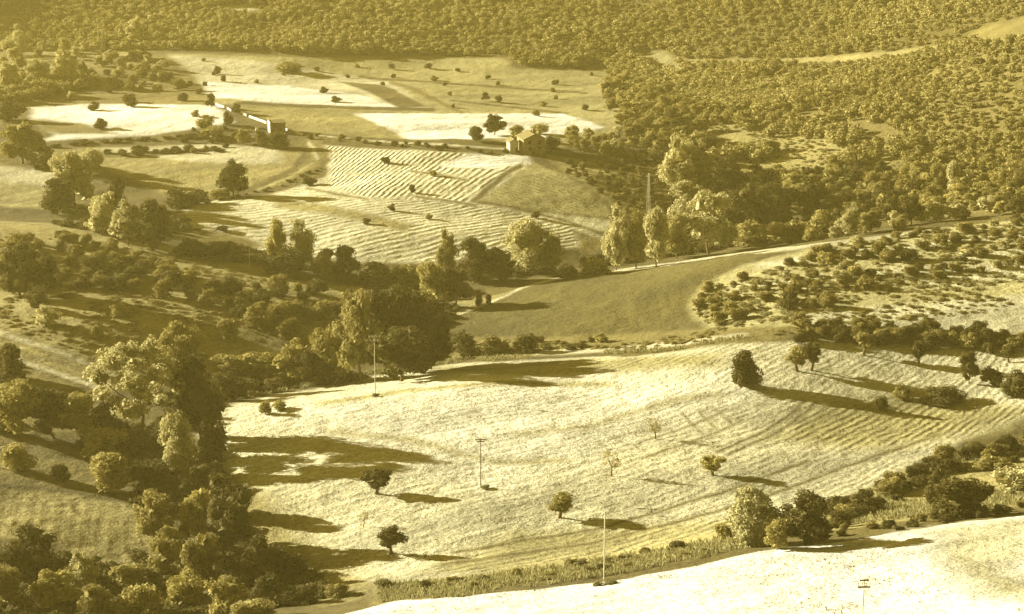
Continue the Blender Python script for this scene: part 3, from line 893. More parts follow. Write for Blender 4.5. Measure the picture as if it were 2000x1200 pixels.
    (40, 580, 110, 90, 'tree', 'dark', 'dark tree at the left end of the scrub slope'),
    (90, 575, 80, 70, 'tree', 'dark', 'second dark tree from the left end of the scrub slope'),
    # buildings' trees
    (966, 264, 42, 44, 'tree', 'dark', 'dark tree left of the stone farmhouse, tallest there'),
    (1010, 280, 36, 40, 'tree', 'leaf', 'paler round tree right behind the stone farmhouse'),
    (930, 276, 26, 34, 'bush', 'dark', 'bush left of the farmhouse trees'),
    (1078, 296, 30, 30, 'bush', 'dark', 'dark bush against the right wall of the stone farmhouse'),
    (1055, 262, 18, 40, 'bush', 'leaf', 'bush behind the stone farmhouse at its right corner'),
    (476, 282, 30, 34, 'tree', 'leaf', 'round tree in front of the whitewashed hut, left one'),
    (512, 288, 34, 36, 'tree', 'dark', 'round dark tree directly in front of the whitewashed hut'),
    (545, 290, 30, 40, 'bush', 'dark', 'dark bush right below the whitewashed hut'),
    (412, 212, 30, 22, 'tree', 'dark', 'dark tree at the upper end of the white garden wall'),
    (462, 222, 18, 20, 'bush', 'dark', 'small bush on the gap in the white garden wall'),
    (400, 250, 24, 34, 'bush', 'leaf', 'bush left of the white garden wall'),
    (445, 245, 26, 22, 'bush', 'dark', 'dark bush below the white garden wall'),
    (415, 270, 20, 60, 'bush', 'leaf', 'low bush on the track left of the whitewashed hut'),
    # bushes in the ploughed field
    (605, 362, 14, 30, 'bush', 'dark', 'flat dark bush on the left edge of the ploughed field'),
    (754, 320, 14, 18, 'bush', 'dark', 'small bush near the top of the ploughed field, under the long dark verge'),
    (846, 344, 12, 16, 'bush', 'leaf', 'small bush on the furrow line in the ploughed field'),
    (805, 376, 14, 16, 'bush', 'dark', 'small dark bush in the middle of the ploughed field'),
    (766, 412, 14, 14, 'bush', 'dark', 'small dark bush in the lower ploughed field, nearest its middle'),
    (716, 438, 12, 16, 'bush', 'dark', 'small dark bush at the end of the brown strip in the ploughed field'),
    (838, 428, 10, 14, 'bush', 'leaf', 'tiny bush right in the lower ploughed field'),
    (1045, 425, 12, 18, 'bush', 'dark', 'small dark bush at the right edge of the ploughed field'),
    (435, 452, 12, 26, 'bush', 'dark', 'small flat bush at the left corner of the ploughed field'),
    (196, 252, 20, 26, 'bush', 'dark', 'dark bush in the middle of the white left field'),
    (183, 216, 16, 22, 'bush', 'dark', 'dark bush on the upper edge of the white left field, left one'),
    (255, 209, 26, 28, 'bush', 'dark', 'dark bush on the upper edge of the white left field, right one'),
    (948, 198, 18, 20, 'tree', 'dark', 'left of two round dark trees together on the upper field'),
    (975, 202, 16, 16, 'tree', 'dark', 'right of two round dark trees together on the upper field'),
    (765, 136, 13, 18, 'tree', 'dark', 'round dark tree near the top edge of the upper field, left of its twin'),
    (838, 136, 13, 16, 'tree', 'dark', 'round dark tree highest in the middle of the upper field'),
    (632, 182, 12, 16, 'bush', 'dark', 'small dark bush on the whitest strip of the upper field, its upper one'),
    (655, 200, 12, 20, 'bush', 'dark', 'small dark bush on the whitest strip of the upper field, its lower one'),
    (565, 142, 18, 60, 'bush', 'leaf', 'long low bush in the upper left of the upper field'),
    (425, 145, 16, 16, 'bush', 'dark', 'dark bush on the left edge of the upper field, higher of two'),
    (437, 160, 14, 14, 'bush', 'dark', 'dark bush on the left edge of the upper field, lower of two'),
    # upper left trees
    (130, 165, 66, 62, 'tree', 'pale', 'tall pale tree in the wood at the upper left corner'),
    (75, 165, 50, 54, 'tree', 'pale', 'pale tree left of the tall pale one in the upper left wood'),
    (20, 180, 60, 50, 'tree', 'pale', 'pale tree at the left edge in the upper left wood'),
    (30, 110, 50, 60, 'tree', 'pale', 'pale tree at the left edge, highest in the upper left wood'),
    (205, 115, 40, 36, 'tree', 'dark', 'dark round tree right of the tall pale one at upper left'),
    (265, 88, 56, 40, 'tree', 'pale', 'pale tree standing against the dark far wood at upper left'),
    (300, 70, 24, 26, 'tree', 'leaf', 'small tree right of the pale one against the far wood'),
    (20, 235, 36, 60, 'bush', 'dark', 'dark bush at the left edge above the white left field'),
]
for q in PLANTS:
    plant(*q)

# ------------------------------------------------------------------ scattered scrub, one object per plant
TAKEN = [at(q[0], q[1])[:2] for q in PLANTS]
TX = np.array([t[0][0] for t in TAKEN]); TY = np.array([t[1][0] for t in TAKEN])


def scatter_world(poly_px, spacing, n, seed, avoid=1.6):
    rs = np.random.RandomState(seed)
    P = world_poly(poly_px)
    lo, hi = P.min(0), P.max(0)
    out = []
    for _ in range(40):
        c = rs.uniform(lo, hi, (600, 2))
        c = c[sdist(P, c[:, 0], c[:, 1]) > 0]
        for p in c:
            if len(out) >= n: return out
            if out and min((p[0] - q[0]) ** 2 + (p[1] - q[1]) ** 2 for q in out) < spacing ** 2: continue
            if np.min((TX - p[0]) ** 2 + (TY - p[1]) ** 2) < avoid ** 2: continue
            out.append(p)
    return out


# polygon, number, spacing, height m, width m, kinds, leaves, name, label, group
SCRUB_AREAS = [
    ([(10, 470), (150, 470), (300, 520), (420, 570), (560, 560), (690, 590), (690, 650), (600, 670), (470, 640), (330, 590), (250, 570), (130, 570), (10, 580)], 105, 3.6, (2.5, 5), (3, 7), ['bush'], ['bush', 'bush', 'dark'], 'scrub_bush', 'on the left scrub slope', 'bushes on the left scrub slope'),
    ([(1560, 510), (1640, 480), (1800, 455), (2000, 430), (2000, 520), (1850, 545), (1700, 560), (1640, 600), (1520, 610), (1400, 640), (1360, 600), (1380, 565), (1460, 540)], 105, 3.4, (1.2, 3.2), (1.8, 5), ['bush'], ['bush', 'bush', 'leaf', 'bush', 'pale', 'dark'], 'scrub_bush', 'on the right scrub slope', 'bushes on the right scrub slope'),
    (stroke([(1560, 655), (1700, 655), (1850, 668), (2000, 680)], 36), 40, 2.4, (2.2, 3.6), (3, 5), ['bush'], ['bush', 'dark'], 'hedge_bush', 'in the long right hedge', 'bushes of the long hedge'),
    ([(1085, 312), (1200, 318), (1290, 340), (1290, 430), (1200, 405), (1120, 350)], 62, 3.6, (1.4, 2.4), (2, 3.4), ['bush'], ['dark', 'bush'], 'orchard_bush', 'on the slope below the farmhouse', 'small bushes below the farmhouse'),
    ([(1110, 270), (1190, 260), (1300, 250), (1320, 330), (1200, 315), (1120, 300)], 34, 4.6, (3, 6.5), (4, 7), ['tree'], ['bush', 'leaf', 'pale'], 'thicket_tree', 'in the thicket right of the farmhouse', 'thicket right of the farmhouse'),
    ([(200, 115), (330, 112), (390, 170), (400, 200), (250, 200), (190, 190), (60, 205), (200, 150)], 40, 5, (2.5, 5), (3, 7), ['bush'], ['bush', 'dark', 'pale'], 'bush', 'in the upper left scrub', 'bushes of the upper left scrub'),
    ([(330, 108), (640, 120), (980, 125), (1190, 150), (1190, 240), (1050, 240), (860, 215), (700, 150), (420, 180)], 26, 20, (1.6, 2.6), (2, 3.6), ['bush'], ['dark', 'bush'], 'orchard_tree', 'on the wide upper field', 'tiny trees on the upper field'),
    (stroke([(590, 268), (700, 278), (850, 290), (990, 300)], 8), 18, 4, (1.2, 2), (2, 3.4), ['bush'], ['dark', 'bush'], 'verge_bush', 'on the verge above the ploughed field', 'bushes of the verge over the ploughed field'),
    ([(380, 225), (440, 240), (500, 262), (460, 290), (380, 300), (340, 285)], 14, 4, (1.5, 3), (2, 4), ['bush'], ['dark', 'bush'], 'verge_bush', 'on the tracks by the hut', 'bushes by the tracks at the hut'),
    (stroke([(400, 396), (470, 386), (560, 360), (630, 328)], 6), 18, 3, (.7, 1.5), (1.6, 3.2), ['bush'], ['dark', 'bush'], 'verge_bush', 'along the curved track by the lone oak', 'bushes of the curved track'),
    (stroke([(210, 303), (310, 298), (430, 294)], 8), 14, 3, (1.4, 2.6), (3, 5), ['bush'], ['dark'], 'hedge_bush', 'in the short left hedge', 'bushes of the short left hedge'),
    (stroke([(100, 288), (200, 278), (330, 273), (400, 264)], 6), 16, 3.4, (1, 1.8), (3, 5), ['bush'], ['dark'], 'hedge_bush', 'in the low hedge under the white field', 'bushes of the low hedge under the white field'),
    ([(1380, 460), (1600, 440), (1760, 425), (2000, 400), (2000, 425), (1800, 445), (1640, 468), (1400, 492)], 46, 4.5, (3, 6), (4, 7), ['tree'], ['leaf', 'dark', 'pale', 'leaf'], 'brow_tree', 'behind the bright field brow', 'trees behind the bright field brow'),
    ([(1420, 410), (1640, 330), (1800, 350), (2000, 330), (2000, 400), (1760, 425), (1500, 450)], 120, 5.0, (4, 7.5), (5, 9), ['tree'], ['leaf', 'dark', 'dark', 'leaf', 'bush'], 'hillside_tree', 'in the lower right hillside wood', 'trees of the lower right hillside wood'),
    ([(1180, 160), (1260, 150), (1400, 260), (1420, 400), (1300, 330), (1200, 250)], 70, 5.2, (4, 7.5), (5, 9), ['tree'], ['leaf', 'dark', 'leaf', 'bush'], 'hillside_tree', 'in the wood right of the upper field', 'trees of the wood above the farmhouse'),
    ([(-20, 60), (250, 62), (235, 120), (150, 175), (50, 195), (-20, 190)], 34, 6, (4, 8), (5, 9), ['tree'], ['pale', 'pale', 'leaf'], 'woodland_tree', 'in the open upper left wood', 'trees of the open upper left wood'),
    (stroke([(1620, 1015), (1700, 985), (1800, 930), (1900, 895), (2010, 875)], 46), 46, 2.2, (1, 2.6), (2, 4.5), ['bush'], ['dark', 'bush', 'dark'], 'bush', 'on the rising bank at right', 'bushes of the rising bank'),
    (stroke([(1640, 1042), (1750, 1030), (1850, 1015), (2010, 992)], 14), 26, 1.8, (.8, 1.6), (1.6, 3), ['bush'], ['dark', 'dark', 'bush'], 'hedge_bush', 'in the dark hedge beside the near field', 'bushes of the near field hedge'),
    (stroke([(740, 1160), (950, 1138), (1150, 1112), (1350, 1078), (1450, 1052)], 26), 46, 2, (.5, 1.5), (1, 3), ['bush'], ['bush', 'dark', 'dry'], 'weed_bush', 'on the bank above the white field', 'weed bushes on the bank'),
    ([(420, 725), (560, 720), (700, 745), (560, 760), (440, 780)], 16, 3, (1.6, 3), (3, 5), ['bush'], ['dark', 'bush'], 'bush', 'on the track above the stubble corner', 'bushes by the track at the field corner'),
    ([(880, 670), (1060, 665), (1200, 668), (1100, 690), (900, 700)], 16, 3, (1, 2.2), (2, 4), ['bush'], ['bush', 'dark'], 'bush', 'under the dark green field', 'bushes under the dark green field'),
]
NUM = ['', 'one', 'two', 'three', 'four', 'five', 'six', 'seven', 'eight', 'nine', 'ten', 'eleven', 'twelve']
ORD = ['first', 'second', 'third', 'fourth', 'fifth', 'sixth', 'seventh', 'eighth', 'ninth', 'tenth', 'eleventh', 'twelfth']
for ai, (poly, n, sp, hh, ww, kinds, mats, nm, where, grp) in enumerate(SCRUB_AREAS):
    rs = random.Random(900 + ai)
    noun = 'bush' if 'bush' in nm else 'tree'
    made = []
    for p in scatter_world(poly, sp, n, 50 + ai):
        k = rs.choice(kinds)
        b = rs.random() ** 1.4
        z = float(ground(p[0], p[1]))
        m = rs.choice(mats)
        e = plant_at(p[0], p[1], z - .1, hh[0] + (hh[1] - hh[0]) * b, ww[0] + (ww[1] - ww[0]) * b, k, m, nm, 'x', noun, grp)
        dep = p[1] * cP - (z - CAMZ) * sP
        made.append((e, p[0] / dep, (p[1] * sP + (z - CAMZ) * cP) / dep, b, m))
    if not made: continue
    qx, qy = np.quantile([q[1] for q in made], (1 / 3, 2 / 3)), np.quantile([q[2] for q in made], (1 / 3, 2 / 3))
    bins = {}
    for e, u, v, b, m in made:
        row = '' if len(made) < 22 else ('lower ' if v < qy[0] else 'upper ' if v > qy[1] else 'middle ')
        colm = 'left' if u < qx[0] else 'right' if u > qx[1] else 'centre'
        size = 'small' if b < .25 else 'large' if b > .6 else 'medium'
        tone = dict(dark='dark', pale='pale', dry='straw')[m] if m in ('dark', 'pale', 'dry') else 'olive'
        bins.setdefault((size, tone, row + colm), []).append((u, e))
    for (size, tone, plc), L in bins.items():
        L.sort(key=lambda q: q[0])
        for k, (u, e) in enumerate(L):
            t = '%s %s %s %s, %s' % (size, tone, noun, where, plc)
            if len(L) > 1: t += ', %s of %s' % (ORD[k], NUM[len(L)])
            e['label'] = t


# ------------------------------------------------------------------ masses nobody could count
def mass(name, pts, lib, hh, ww, mat, label, cat, seed):
    rs = np.random.RandomState(seed)
    V, F_, o = [], [], 0
    pts = np.array(pts)
    z = ground(pts[:, 0], pts[:, 1])
    big = .5 + 1.1 * fbm(pts[:, 0], pts[:, 1], 34, 2, 70) if 'far' in name else None
    for k, p in enumerate(pts):
        v, f = lib[rs.randint(len(lib))]
        a = rs.uniform(0, 6.283)
        b = rs.uniform() ** 1.3 if big is None else min(1, max(0, big[k] + rs.uniform(-.25, .3)))
        h = hh[0] + (hh[1] - hh[0]) * b
        w = (ww[0] + (ww[1] - ww[0]) * b) * rs.uniform(.85, 1.15)
        x = (v[:, 0] * math.cos(a) - v[:, 1] * math.sin(a)) * w + p[0]
        y = (v[:, 0] * math.sin(a) + v[:, 1] * math.cos(a)) * w + p[1]
        V.append(np.c_[x, y, v[:, 2] * h + z[k] - .1])
        F_.append(f + o)
        o += len(v)
    ob = link(name, mesh_np(name, np.concatenate(V), np.concatenate(F_), mat))
    tag(ob, label, cat, kind='stuff')


def inside_any(P, polys, margin=0):
    m = np.zeros(len(P), bool)
    for q in polys:
        m |= sdist(q, P[:, 0], P[:, 1]) > margin
    return m


def jitter_grid(x0, x1, y0, y1, sp, seed):
    rs = np.random.RandomState(seed)
    a, b = np.meshgrid(np.arange(x0, x1, sp), np.arange(y0, y1, sp))
    return np.c_[a.ravel() + rs.uniform(-.48, .48, a.size) * sp, b.ravel() + rs.uniform(-.48, .48, a.size) * sp]


BX = np.array([o.location.x for o in COL.objects if o.type == 'EMPTY'])
BY = np.array([o.location.y for o in COL.objects if o.type == 'EMPTY'])


def clear(P, d):
    k = np.ones(len(P), bool)
    for i in range(0, len(P), 500):
        q = P[i:i + 500]
        k[i:i + 500] = ((q[:, 0:1] - BX) ** 2 + (q[:, 1:2] - BY) ** 2).min(1) > d * d
    return P[k]


open_px = [  # clearings inside the wood zones
    [(1225, 95), (1310, 98), (1340, 142), (1285, 145), (1245, 118)],
    stroke([(1300, 122), (1500, 122), (1650, 117), (1800, 100), (2060, 66)], 16),
    [(1500, 270), (1600, 272), (1620, 290), (1560, 300)],
    [(1500, 308), (1580, 312), (1570, 330), (1500, 325)],
    [(1880, 66), (2060, 10), (2060, 76), (1900, 92)],
    [(405, 16), (480, 6), (525, 16), (470, 28)],
]
OPEN = [world_poly(p) for p in open_px]
zones = [world_poly(p) for p in (
    [(210, 100), (420, 98), (700, 108), (985, 110), (1010, 130), (1185, 136), (1180, 180), (1240, 250), (1330, 340), (1420, 420), (1560, 420), (1700, 380), (2100, 400), (2140, 0), (-100, 2), (-100, 100)],
    [(-100, 140), (60, 150), (180, 150), (200, 165), (60, 200), (-100, 210)],
)]
P = jitter_grid(-420, 520, 480, 1330, 3.9, 3)
P = P[(abs(P[:, 0]) < P[:, 1] * .34 + 10)]
beyond = (P[:, 1] > at([1000], [3])[1][0] + 8)
P = P[(inside_any(P, zones) | beyond) & ~inside_any(P, OPEN, 1)]
P = clear(P, 3.4)
gap = fbm(P[:, 0], P[:, 1], 40, 2, 77)
mid = sdist(world_poly([(1380, 225), (1600, 232), (1780, 300), (1720, 370), (1500, 365), (1390, 310)]), P[:, 0], P[:, 1])
sm = fbm(P[:, 0], P[:, 1], 9, 2, 79)
P = P[(gap > -.62) & (sm > np.where(mid > -8, .05, -.46))]
half = fbm(P[:, 0], P[:, 1], 60, 2, 88) + R.uniform(-.3, .3, len(P)) > .05
mass('far_wood', P[half], FAR, (1.8, 5), (3.2, 6.2), M_FAR, 'dense olive wood covering the far hillside under haze', 'wood', 1)
mass('dark_far_wood', P[~half], FAR, (1.8, 5.2), (3.2, 6.4), M_FARD, 'darker trees mixed through the dense wood on the far hillside', 'wood', 2)

# undergrowth along stream and gully
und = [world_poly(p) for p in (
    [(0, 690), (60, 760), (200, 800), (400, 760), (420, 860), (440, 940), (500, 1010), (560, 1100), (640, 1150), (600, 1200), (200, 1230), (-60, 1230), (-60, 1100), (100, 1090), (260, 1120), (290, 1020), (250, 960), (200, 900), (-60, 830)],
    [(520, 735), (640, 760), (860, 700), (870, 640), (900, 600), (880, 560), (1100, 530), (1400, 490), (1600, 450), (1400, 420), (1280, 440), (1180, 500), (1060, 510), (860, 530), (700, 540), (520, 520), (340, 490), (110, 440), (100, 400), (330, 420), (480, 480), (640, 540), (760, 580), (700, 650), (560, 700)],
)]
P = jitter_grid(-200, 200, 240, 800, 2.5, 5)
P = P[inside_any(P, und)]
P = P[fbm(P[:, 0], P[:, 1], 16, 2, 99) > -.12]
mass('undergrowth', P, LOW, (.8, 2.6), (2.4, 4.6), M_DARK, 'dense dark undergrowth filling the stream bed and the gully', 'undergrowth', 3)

bank = [world_poly(p) for p in (
    stroke([(740, 1160), (900, 1150), (1100, 1122), (1300, 1090), (1450, 1055), (1650, 1010), (1850, 985), (2060, 960)], 34),
    [(1640, 1000), (1820, 900), (2060, 850), (2060, 880), (1840, 930), (1700, 1000)],
    stroke([(480, 775), (620, 748), (760, 722), (900, 704), (1040, 698)], 9),
    stroke([(1180, 690), (1300, 684), (1450, 660)], 8),
    stroke([(900, 620), (1010, 580), (1110, 548)], 6),
)]


def tufts(name, P, hh, mat, label, cat, seed, nb=7):
    """grass tufts: bundles of thin bent blades"""
    rs = np.random.RandomState(seed)
    n = len(P)
    z = ground(P[:, 0], P[:, 1])
    H = rs.uniform(hh[0], hh[1], n)
    V = np.empty((n, nb, 4, 3))
    for b in range(nb):
        a = rs.uniform(0, 6.283, n)
        r = H * rs.uniform(.1, .8, n)
        w = H * .10 + .025
        bx, by = P[:, 0] + np.cos(a) * r * .4, P[:, 1] + np.sin(a) * r * .4
        tx, ty = P[:, 0] + np.cos(a) * r * 1.2, P[:, 1] + np.sin(a) * r * 1.2
        h = H * rs.uniform(.6, 1, n)
        V[:, b, 0] = np.c_[bx - np.sin(a) * w, by + np.cos(a) * w, z - .15]
        V[:, b, 1] = np.c_[bx + np.sin(a) * w, by - np.cos(a) * w, z - .15]
        V[:, b, 2] = np.c_[tx + np.sin(a) * w * .5, ty - np.cos(a) * w * .5, z + h]
        V[:, b, 3] = np.c_[tx - np.sin(a) * w * .5, ty + np.cos(a) * w * .5, z + h]
    ob = link(name, mesh_np(name, V.reshape(-1, 3), np.arange(n * nb * 4).reshape(-1, 4), mat))
    tag(ob, label, cat, kind='stuff')


P = jitter_grid(-130, 130, 230, 520, .62, 8)
P = P[inside_any(P, bank)]
P = P[fbm(P[:, 0], P[:, 1], 5, 3, 18) + R.uniform(-.4, .4, len(P)) > -.1]
tufts('tall_grass', P, (.15, .9), M_DRY, 'tall dry grass along the bank and the field margins', 'grass', 4)
stub = world_poly([(410, 850), (480, 790), (640, 760), (900, 715), (1250, 698), (1560, 668), (2060, 692), (2060, 800), (1800, 900), (1640, 980), (1250, 1100), (1000, 1120), (760, 1145), (630, 1105), (540, 1000)])
P = jitter_grid(-110, 140, 260, 520, 1.5, 9)
P = P[(sdist(stub, P[:, 0], P[:, 1]) > 1)]
P = P[fbm(P[:, 0], P[:, 1], 7, 2, 12) > .1]
tufts('stubble', P, (.08, .26), M_DRY, 'dry stubble tufts and clods over the big middle field', 'stubble', 5, 5)
nearw = world_poly([(600, 1225), (760, 1180), (1200, 1138), (1480, 1082), (1650, 1062), (2060, 1004), (2060, 1240), (900, 1260)])
P = jitter_grid(-90, 110, 195, 360, 1.3, 10)
P = P[(sdist(nearw, P[:, 0], P[:, 1]) > .5)]
P = P[fbm(P[:, 0], P[:, 1], 6, 2, 14) > .18]
tufts('weeds', P, (.08, .3), M_DRY, 'sparse dry weeds over the bleached near field', 'weeds', 6, 5)
P = jitter_grid(-220, 260, 380, 900, 2.6, 11)
slope = [world_poly(p) for p in ([(-40, 450), (350, 500), (700, 600), (640, 720), (250, 720), (-40, 620)], [(1120, 545), (1500, 500), (2040, 430), (2040, 600), (1560, 650), (1250, 680), (880, 690), (1350, 600), (1400, 530)], [(1370, 220), (1600, 228), (1790, 300), (1730, 375), (1490, 370), (1300, 300)], [(1180, 300), (1320, 330), (1300, 440), (1200, 420)])]
P = P[inside_any(P, slope)]
P = P[fbm(P[:, 0], P[:, 1], 14, 2, 15) > np.where(P[:, 1] > 640, -.3, .0)]
P = P[~inside_any(P, [world_poly([(868, 632), (1110, 545), (1420, 500), (1560, 490), (1360, 560), (1350, 600), (1400, 645), (1250, 670), (1000, 670), (900, 660)])])]
mass('ground_scrub', P, LOW, (.25, .8), (1.2, 3.2), M_BUSH, 'low scrub and weeds covering the rough slopes', 'scrub', 7)


P = jitter_grid(0, 180, 380, 640, 2.6, 23)
P = P[inside_any(P, [world_poly([(1560, 505), (1640, 480), (1800, 455), (2000, 428), (2060, 425), (2060, 560), (1850, 570), (1700, 575), (1640, 605), (1520, 625), (1400, 655), (1360, 600), (1380, 565), (1460, 540)])])]
P = P[fbm(P[:, 0], P[:, 1], 11, 2, 33) > -.12]
mass('dry_scrub', P, LOW, (.25, .8), (1.4, 3.6), leaf_mat('scrub_leaves', (.33, .29, .12)), 'low dry scrub carpeting the sunny slope at right', 'scrub', 8)


# ------------------------------------------------------------------ built things
def plain(name, c, var=.12, rough=.9, sc=2):
    q = NT(name)
    rgb = q.n('RGB')
    rgb.outputs[0].default_value = (*c, 1)
    q.l(q.scale_col(rgb.outputs[0], q.mapr(q.noise(q.n('NewGeometry').outputs['Position'], sc), .3, .7, 1 - var, 1 + var)), q.p.inputs['Base Color'])
    q.p.inputs['Roughness'].default_value = rough
    return q.m


M_WHITE = plain('whitewash', (.55, .52, .4), .05)
M_STONE = plain('stone', (.21, .17, .075), .35, sc=1.6)
M_PLASTER = plain('plaster', (.42, .38, .24), .15)
M_TILE = plain('roof_tiles', (.17, .135, .05), .3, sc=4)
M_WOOD = plain('old_wood', (.12, .085, .03), .25)
M_CONC = plain('pale_concrete', (.46, .43, .28), .08)
M_HOLE = plain('dark_opening', (.02, .015, .005), .05)
M_CER = plain('ceramic', (.45, .40, .25), .05, .4)


def box(name, mat, parent, c, s, bev=.02):
    x, y, z = (q / 2 for q in s)
    V = [(a * x + c[0], b * y + c[1], d * z + c[2]) for d in (-1, 1) for a, b in ((-1, -1), (1, -1), (1, 1), (-1, 1))]
    F_ = [(0, 3, 2, 1), (4, 5, 6, 7), (0, 1, 5, 4), (1, 2, 6, 5), (2, 3, 7, 6), (3, 0, 4, 7)]
    o = link(name, mesh_np(name, V, F_, mat), parent)
    if bev:
        m = o.modifiers.new('bevel', 'BEVEL')
        m.width = bev
        m.segments = 1
    return o


def polym(name, mat, parent, V, Fs):
    me = bpy.data.meshes.new(name)
    me.from_pydata(V, [], Fs)
    me.materials.append(mat)
    me.update()
    return link(name, me, parent)


def root(name, px, py, rz, label, cat, group=None, sink=0):
    X, Y, Z, T = at(px, py)
    e = bpy.data.objects.new(name, None)
    COL.objects.link(e)
    e.location = (X[0], Y[0], Z[0] - sink)
    e.rotation_euler = (0, 0, rz)
    tag(e, label, cat, group)
    return e, T[0] / FPX


def cyl(name, mat, parent, pts, rad, seg=8):
    V, F_ = tube_np(pts, rad, seg)
    bad = F_[:, 2] == F_[:, 3]
    fs = [tuple(f) for f in F_[~bad]] + [tuple(f[:3]) for f in F_[bad]]
    o = polym(name, mat, parent, [tuple(v) for v in V], fs)
    for p in o.data.polygons: p.use_smooth = True
    return o


def gabled(w, l, he, hr, e, side):
    """walls as one shell: gable ends face -y and +y"""
    x, y = w / 2, l / 2
    V = [(-x, -y, -.8), (x, -y, -.8), (x, y, -.8), (-x, y, -.8), (-x, -y, he), (x, -y, he), (x, y, he), (-x, y, he), (0, -y, hr), (0, y, hr)]
    polym('wall', side, e, V, [(0, 1, 5, 8, 4), (2, 3, 7, 9, 6), (1, 2, 6, 5), (3, 0, 4, 7)])
    t, ov = .22, .35
    k = (hr - he) / x
    for s in (-1, 1):
        zo = he - ov * k
        Q = [(0, -y - ov, hr + .03), (0, y + ov, hr + .03), (s * (x + ov), y + ov, zo + .03), (s * (x + ov), -y - ov, zo + .03)]
        V = Q + [(a, b, c + t) for a, b, c in Q]
        polym('roof', M_TILE, e, V, [(0, 1, 2, 3), (4, 7, 6, 5), (0, 4, 5, 1), (1, 5, 6, 2), (2, 6, 7, 3), (3, 7, 4, 0)])


# farmhouse: gable to the camera, lean-to on the sunny side
e, s = root('farmhouse', 1037, 297, math.radians(14), 'two storey stone farmhouse with a gable end, right of the upper fields', 'house')
Wd, Hh = 43 * s, 37 * s
gabled(Wd, Wd * 1.25, Hh * .78, Hh * 1.03, e, M_STONE)
for q, (wx, wz) in enumerate(((-.22, .32), (.24, .32), (-.22, .62), (.24, .62))):
    f = box('window', M_WOOD, e, (wx * Wd, -Wd * .625 - .02, wz * Hh), (1.0, .12, 1.2), 0)
    box('pane', M_HOLE, f, (wx * Wd, -Wd * .625 - .06, wz * Hh), (.76, .08, .96), 0)
d = box('door', M_WOOD, e, (0, -Wd * .625 - .03, 1.05), (1.2, .12, 2.1), 0)
box('chimney', M_STONE, e, (Wd * .2, Wd * .3, Hh * 1.05), (.8, .8, 1.6))
e, s = root('farm_outhouse', 1001, 297, math.radians(14), 'small pale plastered outhouse on the sunny side of the stone farmhouse', 'outhouse')
w, h = 17 * s, 27 * s
gabled(w, w * 1.6, h * .8, h * .98, e, M_PLASTER)
box('door', M_HOLE, e, (w * .28, -w * .8 - .03, .9), (.7, .1, 1.8), 0)

# the hut with the white end wall
e, s = root('whitewashed_hut', 541, 258, math.radians(16), 'small hut with a bright whitewashed end wall beside the white garden wall', 'hut')
w, h = 30 * s, 19 * s
l = 5.0
x, y = w / 2, l / 2
V = [(-x, -y, -.8), (x, -y, -.8), (x, y, -.8), (-x, y, -.8), (-x, -y, h), (x, -y, h), (x, y, h * 1.12), (-x, y, h * 1.12)]
polym('wall', M_STONE, e, V, [(0, 1, 5, 4), (2, 3, 7, 6), (1, 2, 6, 5)])
polym('end_wall', M_WHITE, e, [(-x - .12, -y - .1, -.8), (-x - .12, y + .1, -.8), (-x + .02, y + .1, -.8), (-x + .02, -y - .1, -.8), (-x - .12, -y - .1, h + .5), (-x - .12, y + .1, h + .9), (-x + .02, y + .1, h + .9), (-x + .02, -y - .1, h + .5)],
      [(0, 3, 2, 1), (4, 5, 6, 7), (0, 1, 5, 4), (1, 2, 6, 5), (2, 3, 7, 6), (3, 0, 4, 7)])['label'] = 'bright whitewashed end wall'
polym('roof', M_TILE, e, [(-x + .03, -y - .3, h), (x + .3, -y - .3, h), (x + .3, y + .2, h * 1.14), (-x + .03, y + .2, h * 1.14), (-x + .03, -y - .3, h + .2), (x + .3, -y - .3, h + .2), (x + .3, y + .2, h * 1.14 + .2), (-x + .03, y + .2, h * 1.14 + .2)],
      [(0, 3, 2, 1), (4, 5, 6, 7), (0, 1, 5, 4), (1, 2, 6, 5), (2, 3, 7, 6), (3, 0, 4, 7)])
box('door', M_HOLE, e, (x * .3, -y - .03, .9), (.9, .1, 1.8), 0)


def low_wall(a, b, hgt, label):
    X, Y, Z, T = at([a[0], b[0]], [a[1], b[1]])
    n = 9
    V, Fs = [], []
    dxy = np.array([X[1] - X[0], Y[1] - Y[0]])
    nrm = np.array([-dxy[1], dxy[0]]) / np.linalg.norm(dxy) * .2
    for k in range(n):
        p = np.array([X[0], Y[0]]) + dxy * k / (n - 1)
        z = float(ground(p[0], p[1]))
        hh = hgt + .06 * math.sin(k * 2.3)
        for sgn in (-1, 1):
            q = p + nrm * sgn
            V += [(q[0], q[1], z - .5), (q[0], q[1], z + hh)]
    for k in range(n - 1):
        o = 4 * k
        Fs += [(o, o + 4, o + 5, o + 1), (o + 2, o + 3, o + 7, o + 6), (o + 1, o + 5, o + 7, o + 3)]
    Fs += [(0, 1, 3, 2), (4 * n - 4, 4 * n - 2, 4 * n - 1, 4 * n - 3)]
    ob = polym('garden_wall', M_WHITE, None, V, Fs)
    tag(ob, label, 'wall', 'whitewashed wall by the hut')


